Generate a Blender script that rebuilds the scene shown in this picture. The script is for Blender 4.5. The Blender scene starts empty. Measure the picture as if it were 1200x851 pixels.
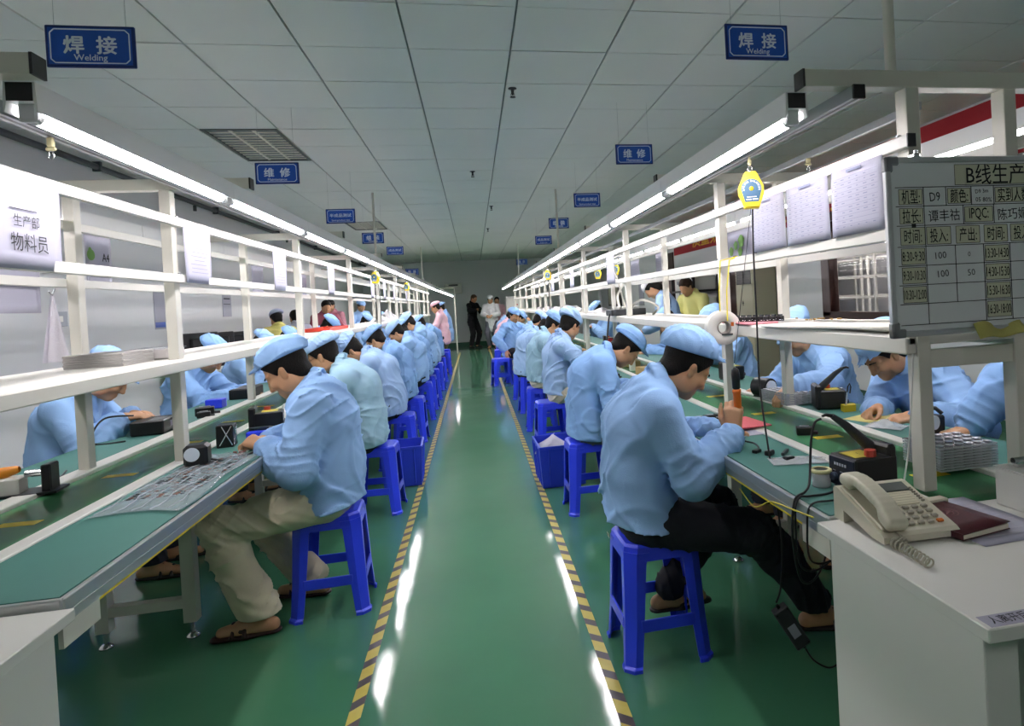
"""An electronics workshop: two assembly lines under fluorescent strips, workers in blue coats, a green floor."""
TUBE_E = 32.0
EXPO = 0.68
SCR = (.945, 2.315, .915)      # where the raised screwdriver is held
import bpy, bmesh, math, random
import numpy as np
from mathutils import Vector, Matrix, Euler, Quaternion
random.seed(7)
np.random.seed(7)
SC = bpy.context.scene
COL = SC.collection
PI = math.pi
HC = 1.32            # camera height
CEIL = 2.86

# ------------------------------------------------------------------ materials
def srgb(h):
    if isinstance(h, str):
        h = h.lstrip('#'); c = [int(h[i:i+2], 16)/255 for i in (0, 2, 4)]
    else:
        c = [v/255 for v in h]
    return tuple([(v/12.92 if v <= .04045 else ((v+.055)/1.055)**2.4) for v in c] + [1.0])

MATS = {}
def mat(name, col, rough=.5, metal=0.0, spec=.5, bump=0.0, bscale=60.0, var=0.0, vscale=8.0, coat=0.0,
        trans=0.0, emit=None, estr=1.0, stretch=None, sheen=0.0, alpha=1.0, ior=1.45, sss=0.0):
    if name in MATS: return MATS[name]
    m = bpy.data.materials.new(name); m.use_nodes = True
    nt = m.node_tree; b = nt.nodes['Principled BSDF']
    c = srgb(col)
    b.inputs['Base Color'].default_value = c
    b.inputs['Roughness'].default_value = rough
    b.inputs['Metallic'].default_value = metal
    b.inputs['Specular IOR Level'].default_value = spec
    b.inputs['IOR'].default_value = ior
    if coat: b.inputs['Coat Weight'].default_value = coat; b.inputs['Coat Roughness'].default_value = .08
    if trans: b.inputs['Transmission Weight'].default_value = trans
    if sheen: b.inputs['Sheen Weight'].default_value = sheen
    if alpha < 1: b.inputs['Alpha'].default_value = alpha
    if sss:
        b.inputs['Subsurface Weight'].default_value = sss
        b.inputs['Subsurface Radius'].default_value = (.012, .005, .003)
    if emit is not None:
        b.inputs['Emission Color'].default_value = srgb(emit); b.inputs['Emission Strength'].default_value = estr
    tc = mp = None
    if bump or var:
        tc = nt.nodes.new('ShaderNodeTexCoord')
        mp = nt.nodes.new('ShaderNodeMapping')
        if stretch: mp.inputs['Scale'].default_value = stretch
        nt.links.new(tc.outputs['Object'], mp.inputs['Vector'])
    if var:
        n = nt.nodes.new('ShaderNodeTexNoise'); n.inputs['Scale'].default_value = vscale; n.inputs['Detail'].default_value = 4
        nt.links.new(mp.outputs[0], n.inputs['Vector'])
        mx = nt.nodes.new('ShaderNodeMix'); mx.data_type = 'RGBA'
        mx.inputs['A'].default_value = tuple(max(0, v*(1-var)) for v in c[:3]) + (1,)
        mx.inputs['B'].default_value = tuple(min(1, v*(1+var)) for v in c[:3]) + (1,)
        nt.links.new(n.outputs['Fac'], mx.inputs['Factor'])
        nt.links.new(mx.outputs['Result'], b.inputs['Base Color'])
    if bump:
        n2 = nt.nodes.new('ShaderNodeTexNoise'); n2.inputs['Scale'].default_value = bscale; n2.inputs['Detail'].default_value = 3
        nt.links.new(mp.outputs[0], n2.inputs['Vector'])
        bp = nt.nodes.new('ShaderNodeBump'); bp.inputs['Strength'].default_value = bump; bp.inputs['Distance'].default_value = .01
        nt.links.new(n2.outputs['Fac'], bp.inputs['Height']); nt.links.new(bp.outputs['Normal'], b.inputs['Normal'])
    MATS[name] = m
    return m

# ------------------------------------------------------------------ mesh collector
def frame_of(d, up=(0, 0, 1)):
    d = Vector(d).normalized(); u = Vector(up)
    if abs(d.dot(u.normalized())) > .98: u = Vector((1, 0, 0))
    s = d.cross(u).normalized(); t = s.cross(d).normalized()
    return d, s, t

class MB:
    """collects simple solids and writes them as ONE mesh object"""
    def __init__(self): self.v = []; self.f = []; self.mi = []; self.sm = []
    def add(self, vs, fs, mi=0, M=None, smooth=False):
        o = len(self.v)
        for p in vs:
            p = Vector(p)
            self.v.append(M @ p if M is not None else p)
        for f in fs:
            self.f.append([o+i for i in f]); self.mi.append(mi); self.sm.append(smooth)
        return self
    def box(self, c, s, mi=0, M=None, bevel=0.0, rz=0.0):
        """box with centre c and full size s; a small bevel rounds its edges"""
        cx, cy, cz = c; hx, hy, hz = s[0]/2, s[1]/2, s[2]/2
        R = Matrix.Translation(Vector(c)) @ Matrix.Rotation(rz, 4, 'Z')
        if M is not None: R = M @ R
        b = min(bevel, hx*.9, hy*.9, hz*.9)
        if b <= 0:
            vs = [(x, y, z) for x in (-hx, hx) for y in (-hy, hy) for z in (-hz, hz)]
            fs = [(0, 1, 3, 2), (4, 6, 7, 5), (0, 4, 5, 1), (2, 3, 7, 6), (0, 2, 6, 4), (1, 5, 7, 3)]
            return self.add(vs, fs, mi, R)
        vs = []; idx = {}
        for sx in (-1, 1):
            for sy in (-1, 1):
                for sz in (-1, 1):
                    for k in range(3):
                        p = [sx*(hx-b), sy*(hy-b), sz*(hz-b)]
                        p[k] = (sx, sy, sz)[k]*(hx, hy, hz)[k]
                        idx[(sx, sy, sz, k)] = len(vs); vs.append(p)
        fs = []
        for k in range(3):
            a, bb = (k+1) % 3, (k+2) % 3
            for s_ in (-1, 1):
                q = []
                for (u, w) in ((-1, -1), (1, -1), (1, 1), (-1, 1)):
                    t = [0, 0, 0]; t[k] = s_; t[a] = u; t[bb] = w; q.append(idx[(t[0], t[1], t[2], k)])
                fs.append(q if s_ > 0 else q[::-1])
        for k in range(3):            # edges along axis k
            a, bb = (k+1) % 3, (k+2) % 3
            for u in (-1, 1):
                for w in (-1, 1):
                    t0 = [0, 0, 0]; t0[a] = u; t0[bb] = w
                    t1 = list(t0); t0[k] = -1; t1[k] = 1
                    q = [idx[tuple(t0)+(a,)], idx[tuple(t1)+(a,)], idx[tuple(t1)+(bb,)], idx[tuple(t0)+(bb,)]]
                    fs.append(q if u*w < 0 else q[::-1])
        for sx in (-1, 1):
            for sy in (-1, 1):
                for sz in (-1, 1):
                    q = [idx[(sx, sy, sz, k)] for k in range(3)]
                    fs.append(q if sx*sy*sz > 0 else q[::-1])
        return self.add(vs, fs, mi, R)
    def bx(self, x0, x1, y0, y1, z0, z1, mi=0, bevel=0.0):
        return self.box(((x0+x1)/2, (y0+y1)/2, (z0+z1)/2), (abs(x1-x0), abs(y1-y0), abs(z1-z0)), mi, None, bevel)
    def tube(self, pts, r, n=8, mi=0, cap=True, M=None, closed=False, smooth=True):
        """round tube along a list of points; r is a number or one radius per point"""
        P = [Vector(p) for p in pts]; k = len(P); rr = r if hasattr(r, '__len__') else [r]*k
        vs = []; fs = []
        prev = None
        for i in range(k):
            if closed: d = P[(i+1) % k]-P[i-1]
            else: d = P[min(i+1, k-1)]-P[max(i-1, 0)]
            if d.length < 1e-9: d = Vector((0, 0, 1))
            d.normalize()
            if prev is None:
                _, s, t = frame_of(d)
            else:
                s = prev - d*prev.dot(d)
                if s.length < 1e-6: _, s, t = frame_of(d)
                s.normalize(); t = s.cross(d)
            prev = s
            for j in range(n):
                a = 2*PI*j/n
                vs.append(P[i] + (s*math.cos(a)+t*math.sin(a))*rr[i])
        m = k if closed else k-1
        for i in range(m):
            for j in range(n):
                a = i*n+j; b = i*n+(j+1) % n; c = ((i+1) % k)*n+(j+1) % n; d_ = ((i+1) % k)*n+j
                fs.append((a, d_, c, b))
        self.add(vs, fs, mi, M, smooth)
        if cap and not closed:
            self.add(vs[:n], [tuple(range(n))], mi, M); self.add(vs[-n:], [tuple(range(n))[::-1]], mi, M)
        return self
    def cyl(self, a, b, r, n=16, mi=0, M=None, r2=None, smooth=True):
        return self.tube([a, b], [r, r if r2 is None else r2], n, mi, True, M, smooth=smooth)
    def lathe(self, prof, n=24, mi=0, M=None, smooth=True):
        """surface of revolution about local z; prof is a list of (radius, z)"""
        vs = []; fs = []
        for (r, z) in prof:
            for j in range(n):
                a = 2*PI*j/n; vs.append((r*math.cos(a), r*math.sin(a), z))
        for i in range(len(prof)-1):
            for j in range(n):
                fs.append((i*n+j, i*n+(j+1) % n, (i+1)*n+(j+1) % n, (i+1)*n+j))
        return self.add(vs, fs, mi, M, smooth)
    def prism(self, poly, z0, z1, mi=0, M=None):
        """polygon (counter-clockwise in local xy) pushed from z0 to z1"""
        n = len(poly)
        vs = [(x, y, z0) for x, y in poly]+[(x, y, z1) for x, y in poly]
        fs = [tuple(range(n))[::-1], tuple(range(n, 2*n))]+[(i, (i+1) % n, n+(i+1) % n, n+i) for i in range(n)]
        return self.add(vs, fs, mi, M)
    def grid(self, fn, nu, nv, mi=0, M=None, thick=0.0, smooth=True):
        """sheet from fn(u,v) with u,v in 0..1, given a thickness along -z"""
        vs = [fn(i/nu, j/nv) for j in range(nv+1) for i in range(nu+1)]
        q = lambda i, j: j*(nu+1)+i
        fs = [(q(i, j), q(i+1, j), q(i+1, j+1), q(i, j+1)) for j in range(nv) for i in range(nu)]
        if thick:
            k = len(vs); vs2 = [Vector(p)-Vector((0, 0, thick)) for p in vs]
            fs2 = [tuple(k+a for a in f[::-1]) for f in fs]
            rim = [q(i, 0) for i in range(nu)]+[q(nu, j) for j in range(nv)]+[q(i, nv) for i in range(nu, 0, -1)]+[q(0, j) for j in range(nv, 0, -1)]
            L = len(rim)
            fs3 = [(rim[i], k+rim[i], k+rim[(i+1) % L], rim[(i+1) % L]) for i in range(L)]
            vs = vs+vs2; fs = fs+fs2+fs3
        return self.add(vs, fs, mi, M, smooth)
    def text(self, s, size, M, mi=0, depth=.0006, align='CENTER', sx=1.0, weight=0.0):
        vs, fs = text_mesh(s, align)
        T = M @ Matrix.Diagonal((size*sx, size, 1, 1))
        offs = [(0, 0)] if weight <= 0 else [(0, 0), (weight, 0), (-weight, 0), (0, weight*.8), (0, -weight*.8)]      # heavier strokes
        for k, (ox, oy) in enumerate(offs):
            self.add([(x+ox, y+oy, depth+.00002*k) for x, y in vs], fs, mi, T)
        return self
    def build(self, name, mats, parent=None, label=None):
        me = bpy.data.meshes.new(name)
        me.from_pydata([tuple(p) for p in self.v], [], self.f)
        mats = mats if isinstance(mats, (list, tuple)) else [mats]
        for m in mats: me.materials.append(m)
        me.polygons.foreach_set('material_index', self.mi)
        me.polygons.foreach_set('use_smooth', self.sm)
        me.update()
        o = bpy.data.objects.new(name, me); COL.objects.link(o)
        if parent is not None: o.parent = parent
        if label: o['label'] = label
        return o

_TXT = {}
def text_mesh(s, align='CENTER', weight=0.0):
    key = (s, align)
    if key in _TXT: return _TXT[key]
    cu = bpy.data.curves.new('lettering', 'FONT'); cu.body = s; cu.align_x = align; cu.align_y = 'CENTER'
    cu.resolution_u = 2
    ob = bpy.data.objects.new('lettering', cu); COL.objects.link(ob)
    dg = bpy.context.evaluated_depsgraph_get(); dg.update()
    me = ob.evaluated_get(dg).to_mesh()
    ys = [v.co.y for v in me.vertices]; yc = (min(ys)+max(ys))/2 if ys else 0
    vs = [(v.co.x, v.co.y-yc) for v in me.vertices]; fs = [tuple(p.vertices) for p in me.polygons]
    ob.evaluated_get(dg).to_mesh_clear()
    bpy.data.objects.remove(ob); bpy.data.curves.remove(cu)
    _TXT[key] = (vs, fs)
    return vs, fs

# ------------------------------------------------------------------ things and setting
def tag(o, label, cat, group=None, kind=None):
    o['label'] = label; o['category'] = cat
    if group: o['group'] = group
    if kind: o['kind'] = kind
    return o
def thing(name, label, cat, loc=(0, 0, 0), rz=0.0, group=None):
    o = bpy.data.objects.new(name, None); COL.objects.link(o)
    o.empty_display_size = .05
    o.location = loc; o.rotation_euler = (0, 0, rz)
    return tag(o, label, cat, group)
def structure(o, label=None):
    o['kind'] = 'structure'
    if label: o['label'] = label
    return o
ORD = ('first', 'second', 'third', 'fourth', 'fifth', 'sixth', 'seventh', 'eighth', 'ninth', 'tenth', 'eleventh', 'twelfth', 'thirteenth', 'fourteenth', 'fifteenth', 'sixteenth')
def kids(o): return [c for c in bpy.data.objects if c.parent == o]
_KIDS = {}
def copy_tree(o, loc=None, rz=None, label=None, group=None, parent=None):
    """copy of a thing with copies of its parts and sub-parts (mesh data shared)"""
    c = o.copy(); COL.objects.link(c)
    if parent is not None: c.parent = parent
    for ch in o.children: copy_tree(ch, parent=c)
    if loc is not None: c.location = loc
    if rz is not None: c.rotation_euler = (c.rotation_euler[0], c.rotation_euler[1], rz)
    if label: c['label'] = label
    if group: c['group'] = group
    return c
def plane_M(origin, xdir, ydir):
    """matrix whose local x, y run along xdir, ydir (local z is the outward normal)"""
    x = Vector(xdir).normalized(); y = Vector(ydir); y = (y-x*y.dot(x)).normalized(); z = x.cross(y)
    M = Matrix.Identity(4)
    for i in range(3):
        M[i][0] = x[i]; M[i][1] = y[i]; M[i][2] = z[i]; M[i][3] = origin[i]
    return M
def xf(loc=(0, 0, 0), rx=0.0, ry=0.0, rz=0.0, s=1.0):
    return Matrix.Translation(Vector(loc)) @ Euler((rx, ry, rz)).to_matrix().to_4x4() @ Matrix.Scale(s, 4)
def arc_pts(pts, n=8):
    """smooth curve (Catmull-Rom) through the points"""
    P = [Vector(p) for p in pts]; out = []
    for i in range(len(P)-1):
        a = P[max(i-1, 0)]; b = P[i]; c = P[i+1]; d = P[min(i+2, len(P)-1)]
        for k in range(n):
            t = k/n
            out.append(.5*((2*b)+(c-a)*t+(2*a-5*b+4*c-d)*t*t+(3*b-a-3*c+d)*t**3))
    out.append(P[-1])
    return out
# ------------------------------------------------------------------ smooth solids
def nrm(v):
    v = np.asarray(v, float); return v/max(1e-9, np.linalg.norm(v))
class Field:
    """blended rounded solids sampled on a grid and skinned with one continuous quad surface"""
    def __init__(self, res): self.h = res; self.p = []; self.cuts = []; self.noise = None
    def cone(self, a, b, ra, rb=None, k=.015, e=None, s=1.0):
        a = np.asarray(a, float); b = np.asarray(b, float); rb = ra if rb is None else rb
        e = None if e is None else nrm(e)
        def fn(X, Y, Z):
            ba = b-a; L = max(1e-9, float(ba@ba))
            px, py, pz = X-a[0], Y-a[1], Z-a[2]
            t = np.clip((px*ba[0]+py*ba[1]+pz*ba[2])/L, 0, 1)
            wx, wy, wz = px-t*ba[0], py-t*ba[1], pz-t*ba[2]
            d2 = wx*wx+wy*wy+wz*wz
            if e is not None:
                c = wx*e[0]+wy*e[1]+wz*e[2]; d2 = d2+c*c*(s*s-1)
            return np.sqrt(np.maximum(d2, 0))-(ra+(rb-ra)*t)
        m = max(ra, rb)/min(1.0, s if e is not None else 1.0)
        self.p.append((fn, np.minimum(a, b)-m, np.maximum(a, b)+m, k, 1)); return self
    def chain(self, pts, rad, k=.015, e=None, s=1.0):
        for i in range(len(pts)-1): self.cone(pts[i], pts[i+1], rad[i], rad[i+1], k, e, s)
        return self
    def ell(self, c, r, R=None, k=.015, sub=False):
        c = np.asarray(c, float); r = np.asarray(r, float); R = np.eye(3) if R is None else np.asarray(R, float)
        def fn(X, Y, Z):
            px, py, pz = X-c[0], Y-c[1], Z-c[2]
            q = [(px*R[i][0]+py*R[i][1]+pz*R[i][2])/r[i] for i in range(3)]
            k0 = np.sqrt(q[0]**2+q[1]**2+q[2]**2)
            k1 = np.sqrt((q[0]/r[0])**2+(q[1]/r[1])**2+(q[2]/r[2])**2)
            return k0*(k0-1)/np.maximum(k1, 1e-6)
        m = float(max(r))
        self.p.append((fn, c-m, c+m, k, -1 if sub else 1)); return self
    def rbox(self, c, hs, R=None, rr=.01, k=.01, sub=False):
        c = np.asarray(c, float); hs = np.asarray(hs, float); R = np.eye(3) if R is None else np.asarray(R, float)
        def fn(X, Y, Z):
            px, py, pz = X-c[0], Y-c[1], Z-c[2]
            q = [np.abs(px*R[i][0]+py*R[i][1]+pz*R[i][2])-(hs[i]-rr) for i in range(3)]
            o = np.sqrt(sum(np.maximum(v, 0)**2 for v in q))
            return o+np.minimum(np.maximum(np.maximum(q[0], q[1]), q[2]), 0)-rr
        m = float(np.linalg.norm(hs))
        self.p.append((fn, c-m, c+m, k, -1 if sub else 1)); return self
    def cut(self, pt, n):
        """removes everything on the side n points to"""
        self.cuts.append((np.asarray(pt, float), nrm(n))); return self
    def mesh(self):
        h = self.h
        pos = [q for q in self.p if q[4] > 0]
        lo = np.min([q[1] for q in pos], 0)-4*h; hi = np.max([q[2] for q in pos], 0)+4*h
        n = np.ceil((hi-lo)/h).astype(int)+1
        ax = [(lo[i]+h*np.arange(n[i])).astype(np.float32) for i in range(3)]
        D = np.full(n, .06, np.float32)
        for fn, a, b, k, sg in self.p:
            m = k+4*h
            i0 = np.clip(np.floor((a-m-lo)/h).astype(int), 0, n-1); i1 = np.clip(np.ceil((b+m-lo)/h).astype(int)+1, 1, n)
            if np.any(i1 <= i0): continue
            sl = tuple(slice(i0[i], i1[i]) for i in range(3))
            d = fn(ax[0][sl[0]][:, None, None], ax[1][sl[1]][None, :, None], ax[2][sl[2]][None, None, :]).astype(np.float32)
            o = D[sl]
            if sg > 0:
                hh = np.maximum(k-np.abs(o-d), 0)/k
                D[sl] = np.minimum(o, d)-hh*hh*(k*.25)
            else:
                hh = np.maximum(k-np.abs(o+d), 0)/k
                D[sl] = np.maximum(o, -d)+hh*hh*(k*.25)
        if self.noise is not None:
            msk = np.abs(D) < 3*h+.012
            ii = np.nonzero(msk)
            pt = np.stack([ax[c][ii[c]] for c in range(3)], 1)
            D[ii] += self.noise(pt).astype(np.float32)
        for pt, nv in self.cuts:
            pl = ((ax[0]-pt[0])*nv[0])[:, None, None]+((ax[1]-pt[1])*nv[1])[None, :, None]+((ax[2]-pt[2])*nv[2])[None, None, :]
            D = np.maximum(D, pl.astype(np.float32))
        S = D < 0
        c = np.zeros(n-1, np.int8)
        for dx in (0, 1):
            for dy in (0, 1):
                for dz in (0, 1):
                    c += S[dx:n[0]-1+dx, dy:n[1]-1+dy, dz:n[2]-1+dz]
        I = np.nonzero((c > 0) & (c < 8)); I = np.stack(I, 1)
        V = np.zeros((len(I), 3)); W = np.zeros(len(I))
        cor = [(x, y, z) for x in (0, 1) for y in (0, 1) for z in (0, 1)]
        val = {q: D[I[:, 0]+q[0], I[:, 1]+q[1], I[:, 2]+q[2]].astype(float) for q in cor}
        for q in cor:
            for axx in range(3):
                if q[axx] == 0:
                    q2 = list(q); q2[axx] = 1; q2 = tuple(q2)
                    a, b = val[q], val[q2]
                    mk = (a < 0) != (b < 0)
                    t = np.where(mk, a/np.where(mk, a-b, 1), 0)
                    for z in range(3):
                        V[:, z] += np.where(mk, q[z]+(t if z == axx else 0), 0)
                    W += mk
        V = (V/W[:, None]+I)*h+lo
        idm = np.full(n-1, -1, np.int64); idm[tuple(I.T)] = np.arange(len(I))
        quads = []
        for axx in range(3):
            u, w = (axx+1) % 3, (axx+2) % 3
            sa = [slice(0, n[i]) for i in range(3)]; sb = list(sa)
            sa[axx] = slice(0, n[axx]-1); sb[axx] = slice(1, n[axx])
            A = S[tuple(sa)]; B = S[tuple(sb)]
            E = np.stack(np.nonzero(A != B), 1)
            ok = (E[:, u] > 0) & (E[:, w] > 0) & (E[:, u] < n[u]-1) & (E[:, w] < n[w]-1)
            E = E[ok]
            ins = A[tuple(E.T)]
            def cell(du, dw):
                q = E.copy(); q[:, u] -= du; q[:, w] -= dw; return idm[tuple(q.T)]
            Q = np.stack([cell(1, 1), cell(0, 1), cell(0, 0), cell(1, 0)], 1)
            Q[~ins] = Q[~ins][:, ::-1]
            quads.append(Q)
        Q = np.concatenate(quads)
        return V, Q[(Q >= 0).all(1)]

def np_mesh(name, V, Q, mats, smooth=True):
    me = bpy.data.meshes.new(name)
    nv, nq = len(V), len(Q)
    me.vertices.add(nv); me.vertices.foreach_set('co', V.astype(np.float32).ravel())
    me.loops.add(nq*4); me.loops.foreach_set('vertex_index', Q.astype(np.int32).ravel())
    me.polygons.add(nq); me.polygons.foreach_set('loop_start', np.arange(0, nq*4, 4, dtype=np.int32))
    me.polygons.foreach_set('use_smooth', np.ones(nq, bool))
    for m in (mats if isinstance(mats, (list, tuple)) else [mats]): me.materials.append(m)
    me.update(calc_edges=True); me.validate()
    return me
def relax(V, Q, it=1, lam=.5):
    for _ in range(it):
        S = np.zeros_like(V); C = np.zeros(len(V))
        for a in range(4):
            b = (a+1) % 4
            np.add.at(S, Q[:, a], V[Q[:, b]]); np.add.at(C, Q[:, a], 1)
            np.add.at(S, Q[:, b], V[Q[:, a]]); np.add.at(C, Q[:, b], 1)
        V = V+(S/C[:, None]-V)*lam
    return V
def field_obj(F, name, mats, parent=None, it=1):
    V, Q = F.mesh()
    if it: V = relax(V, Q, it)
    o = bpy.data.objects.new(name, np_mesh(name, V, Q, mats)); COL.objects.link(o)
    if parent is not None: o.parent = parent
    return o

def folds(amp, seed, freq=1.0, grain=None):
    """soft crumple of a worn cotton coat"""
    r = np.random.RandomState(seed)
    D = [nrm(r.normal(size=3)) for _ in range(6)]; ph = r.uniform(0, 6.28, 8)
    def fn(p):
        a = np.sin(26*freq*(p@D[0])+2.4*np.sin(13*freq*(p@D[1])+ph[0])+ph[1])
        b = np.sin(44*freq*(p@D[2])+2.1*np.sin(19*freq*(p@D[3])+ph[2])+ph[3])
        c = np.sin(75*freq*(p@D[4])+2.5*np.sin(31*freq*(p@D[5])+ph[4])+ph[5])
        ma = np.clip(.5+.8*np.sin(9.5*(p@D[5])+3*np.sin(5*(p@D[2]))+ph[6]), 0, 1); mb = np.clip(.5+.8*np.sin(8.2*(p@D[1])+3*np.sin(6*(p@D[4]))+ph[7]), 0, 1)
        v = .40*a*ma+.75*ma*(1-np.abs(a))**4+.95*mb*(1-np.abs(b))**4+.12*c
        return -amp*v
    return fn

def rotY(a): c, s = math.cos(a), math.sin(a); return np.array([[c, 0, s], [0, 1, 0], [-s, 0, c]])
def rotZ(a): c, s = math.cos(a), math.sin(a); return np.array([[c, -s, 0], [s, c, 0], [0, 0, 1]])
def rotX(a): c, s = math.cos(a), math.sin(a); return np.array([[1, 0, 0], [0, c, -s], [0, s, c]])
def ik(S, T, la, lb, pole):
    S = np.asarray(S, float); T = np.asarray(T, float)
    d = T-S; L = np.linalg.norm(d); u = d/max(L, 1e-6)
    Lc = min(L, (la+lb)*.995); T = S+u*Lc
    x = (la*la-lb*lb+Lc*Lc)/(2*Lc); y = math.sqrt(max(0, la*la-x*x))
    p = np.asarray(pole, float); p = nrm(p-u*(p@u))
    return S+u*x+p*y, T

SKIN = lambda: mat('skin', '#bd8f6b', .5, bump=.03, bscale=180, var=.06, vscale=30, sss=.12)
def hand_prims(F, W, hd, pn, right, curl=.5, thumb=.5, spread=1.0, k=.006, sc=1.0, pinch=False):
    hd = nrm(hd); pn = nrm(np.asarray(pn, float)-hd*(np.asarray(pn, float)@hd))
    sd = np.cross(hd, pn)*(1 if right else -1)           # towards the thumb
    W = np.asarray(W, float)
    off = [.028, .009, -.010, -.028]
    for i in range(4):
        Kn = W+(hd*(.086-.004*abs(i-1))+sd*off[i]*spread)*sc
        F.cone(W+(hd*.012+sd*off[i]*.62)*sc, Kn, .0155*sc, .0115*sc, k*2)
        d0 = nrm(hd+sd*off[i]*1.2*(spread-.6)); A = 0.0
        cc = curl if not hasattr(curl, '__len__') else curl[i]
        p = Kn; fs = [.92, 1.0, .95, .76][i]
        for L, r0, r1, am in ((.043, .0098, .0088, 62), (.026, .0088, .008, 78), (.021, .008, .0068, 45)):
            A += math.radians(am)*cc
            d = nrm(d0*math.cos(A)+pn*math.sin(A))
            q = p+d*L*fs*sc
            F.cone(p, q, r0*sc*(.92 if i == 3 else 1), r1*sc*(.92 if i == 3 else 1), k)
            p = q
    b = W+(hd*.022+sd*.026+pn*.004)*sc
    d = nrm(hd*.75+sd*(.75-.55*thumb)+pn*(.25+.45*thumb))
    q = b+d*.042*sc
    F.cone(W+hd*.012*sc, b, .017*sc, .0155*sc, k*2); F.cone(b, q, .0155*sc, .0115*sc, k*2)
    d2 = nrm(hd*.9+sd*(.3-.5*thumb)+pn*(.2+.5*thumb)); q2 = q+d2*.032*sc
    F.cone(q, q2, .0115*sc, .0098*sc, k); 
    F.cone(q2, q2+nrm(hd*.95+pn*(.1+.35*thumb)-sd*.15*thumb)*.025*sc, .0098*sc, .0072*sc, k)

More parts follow.
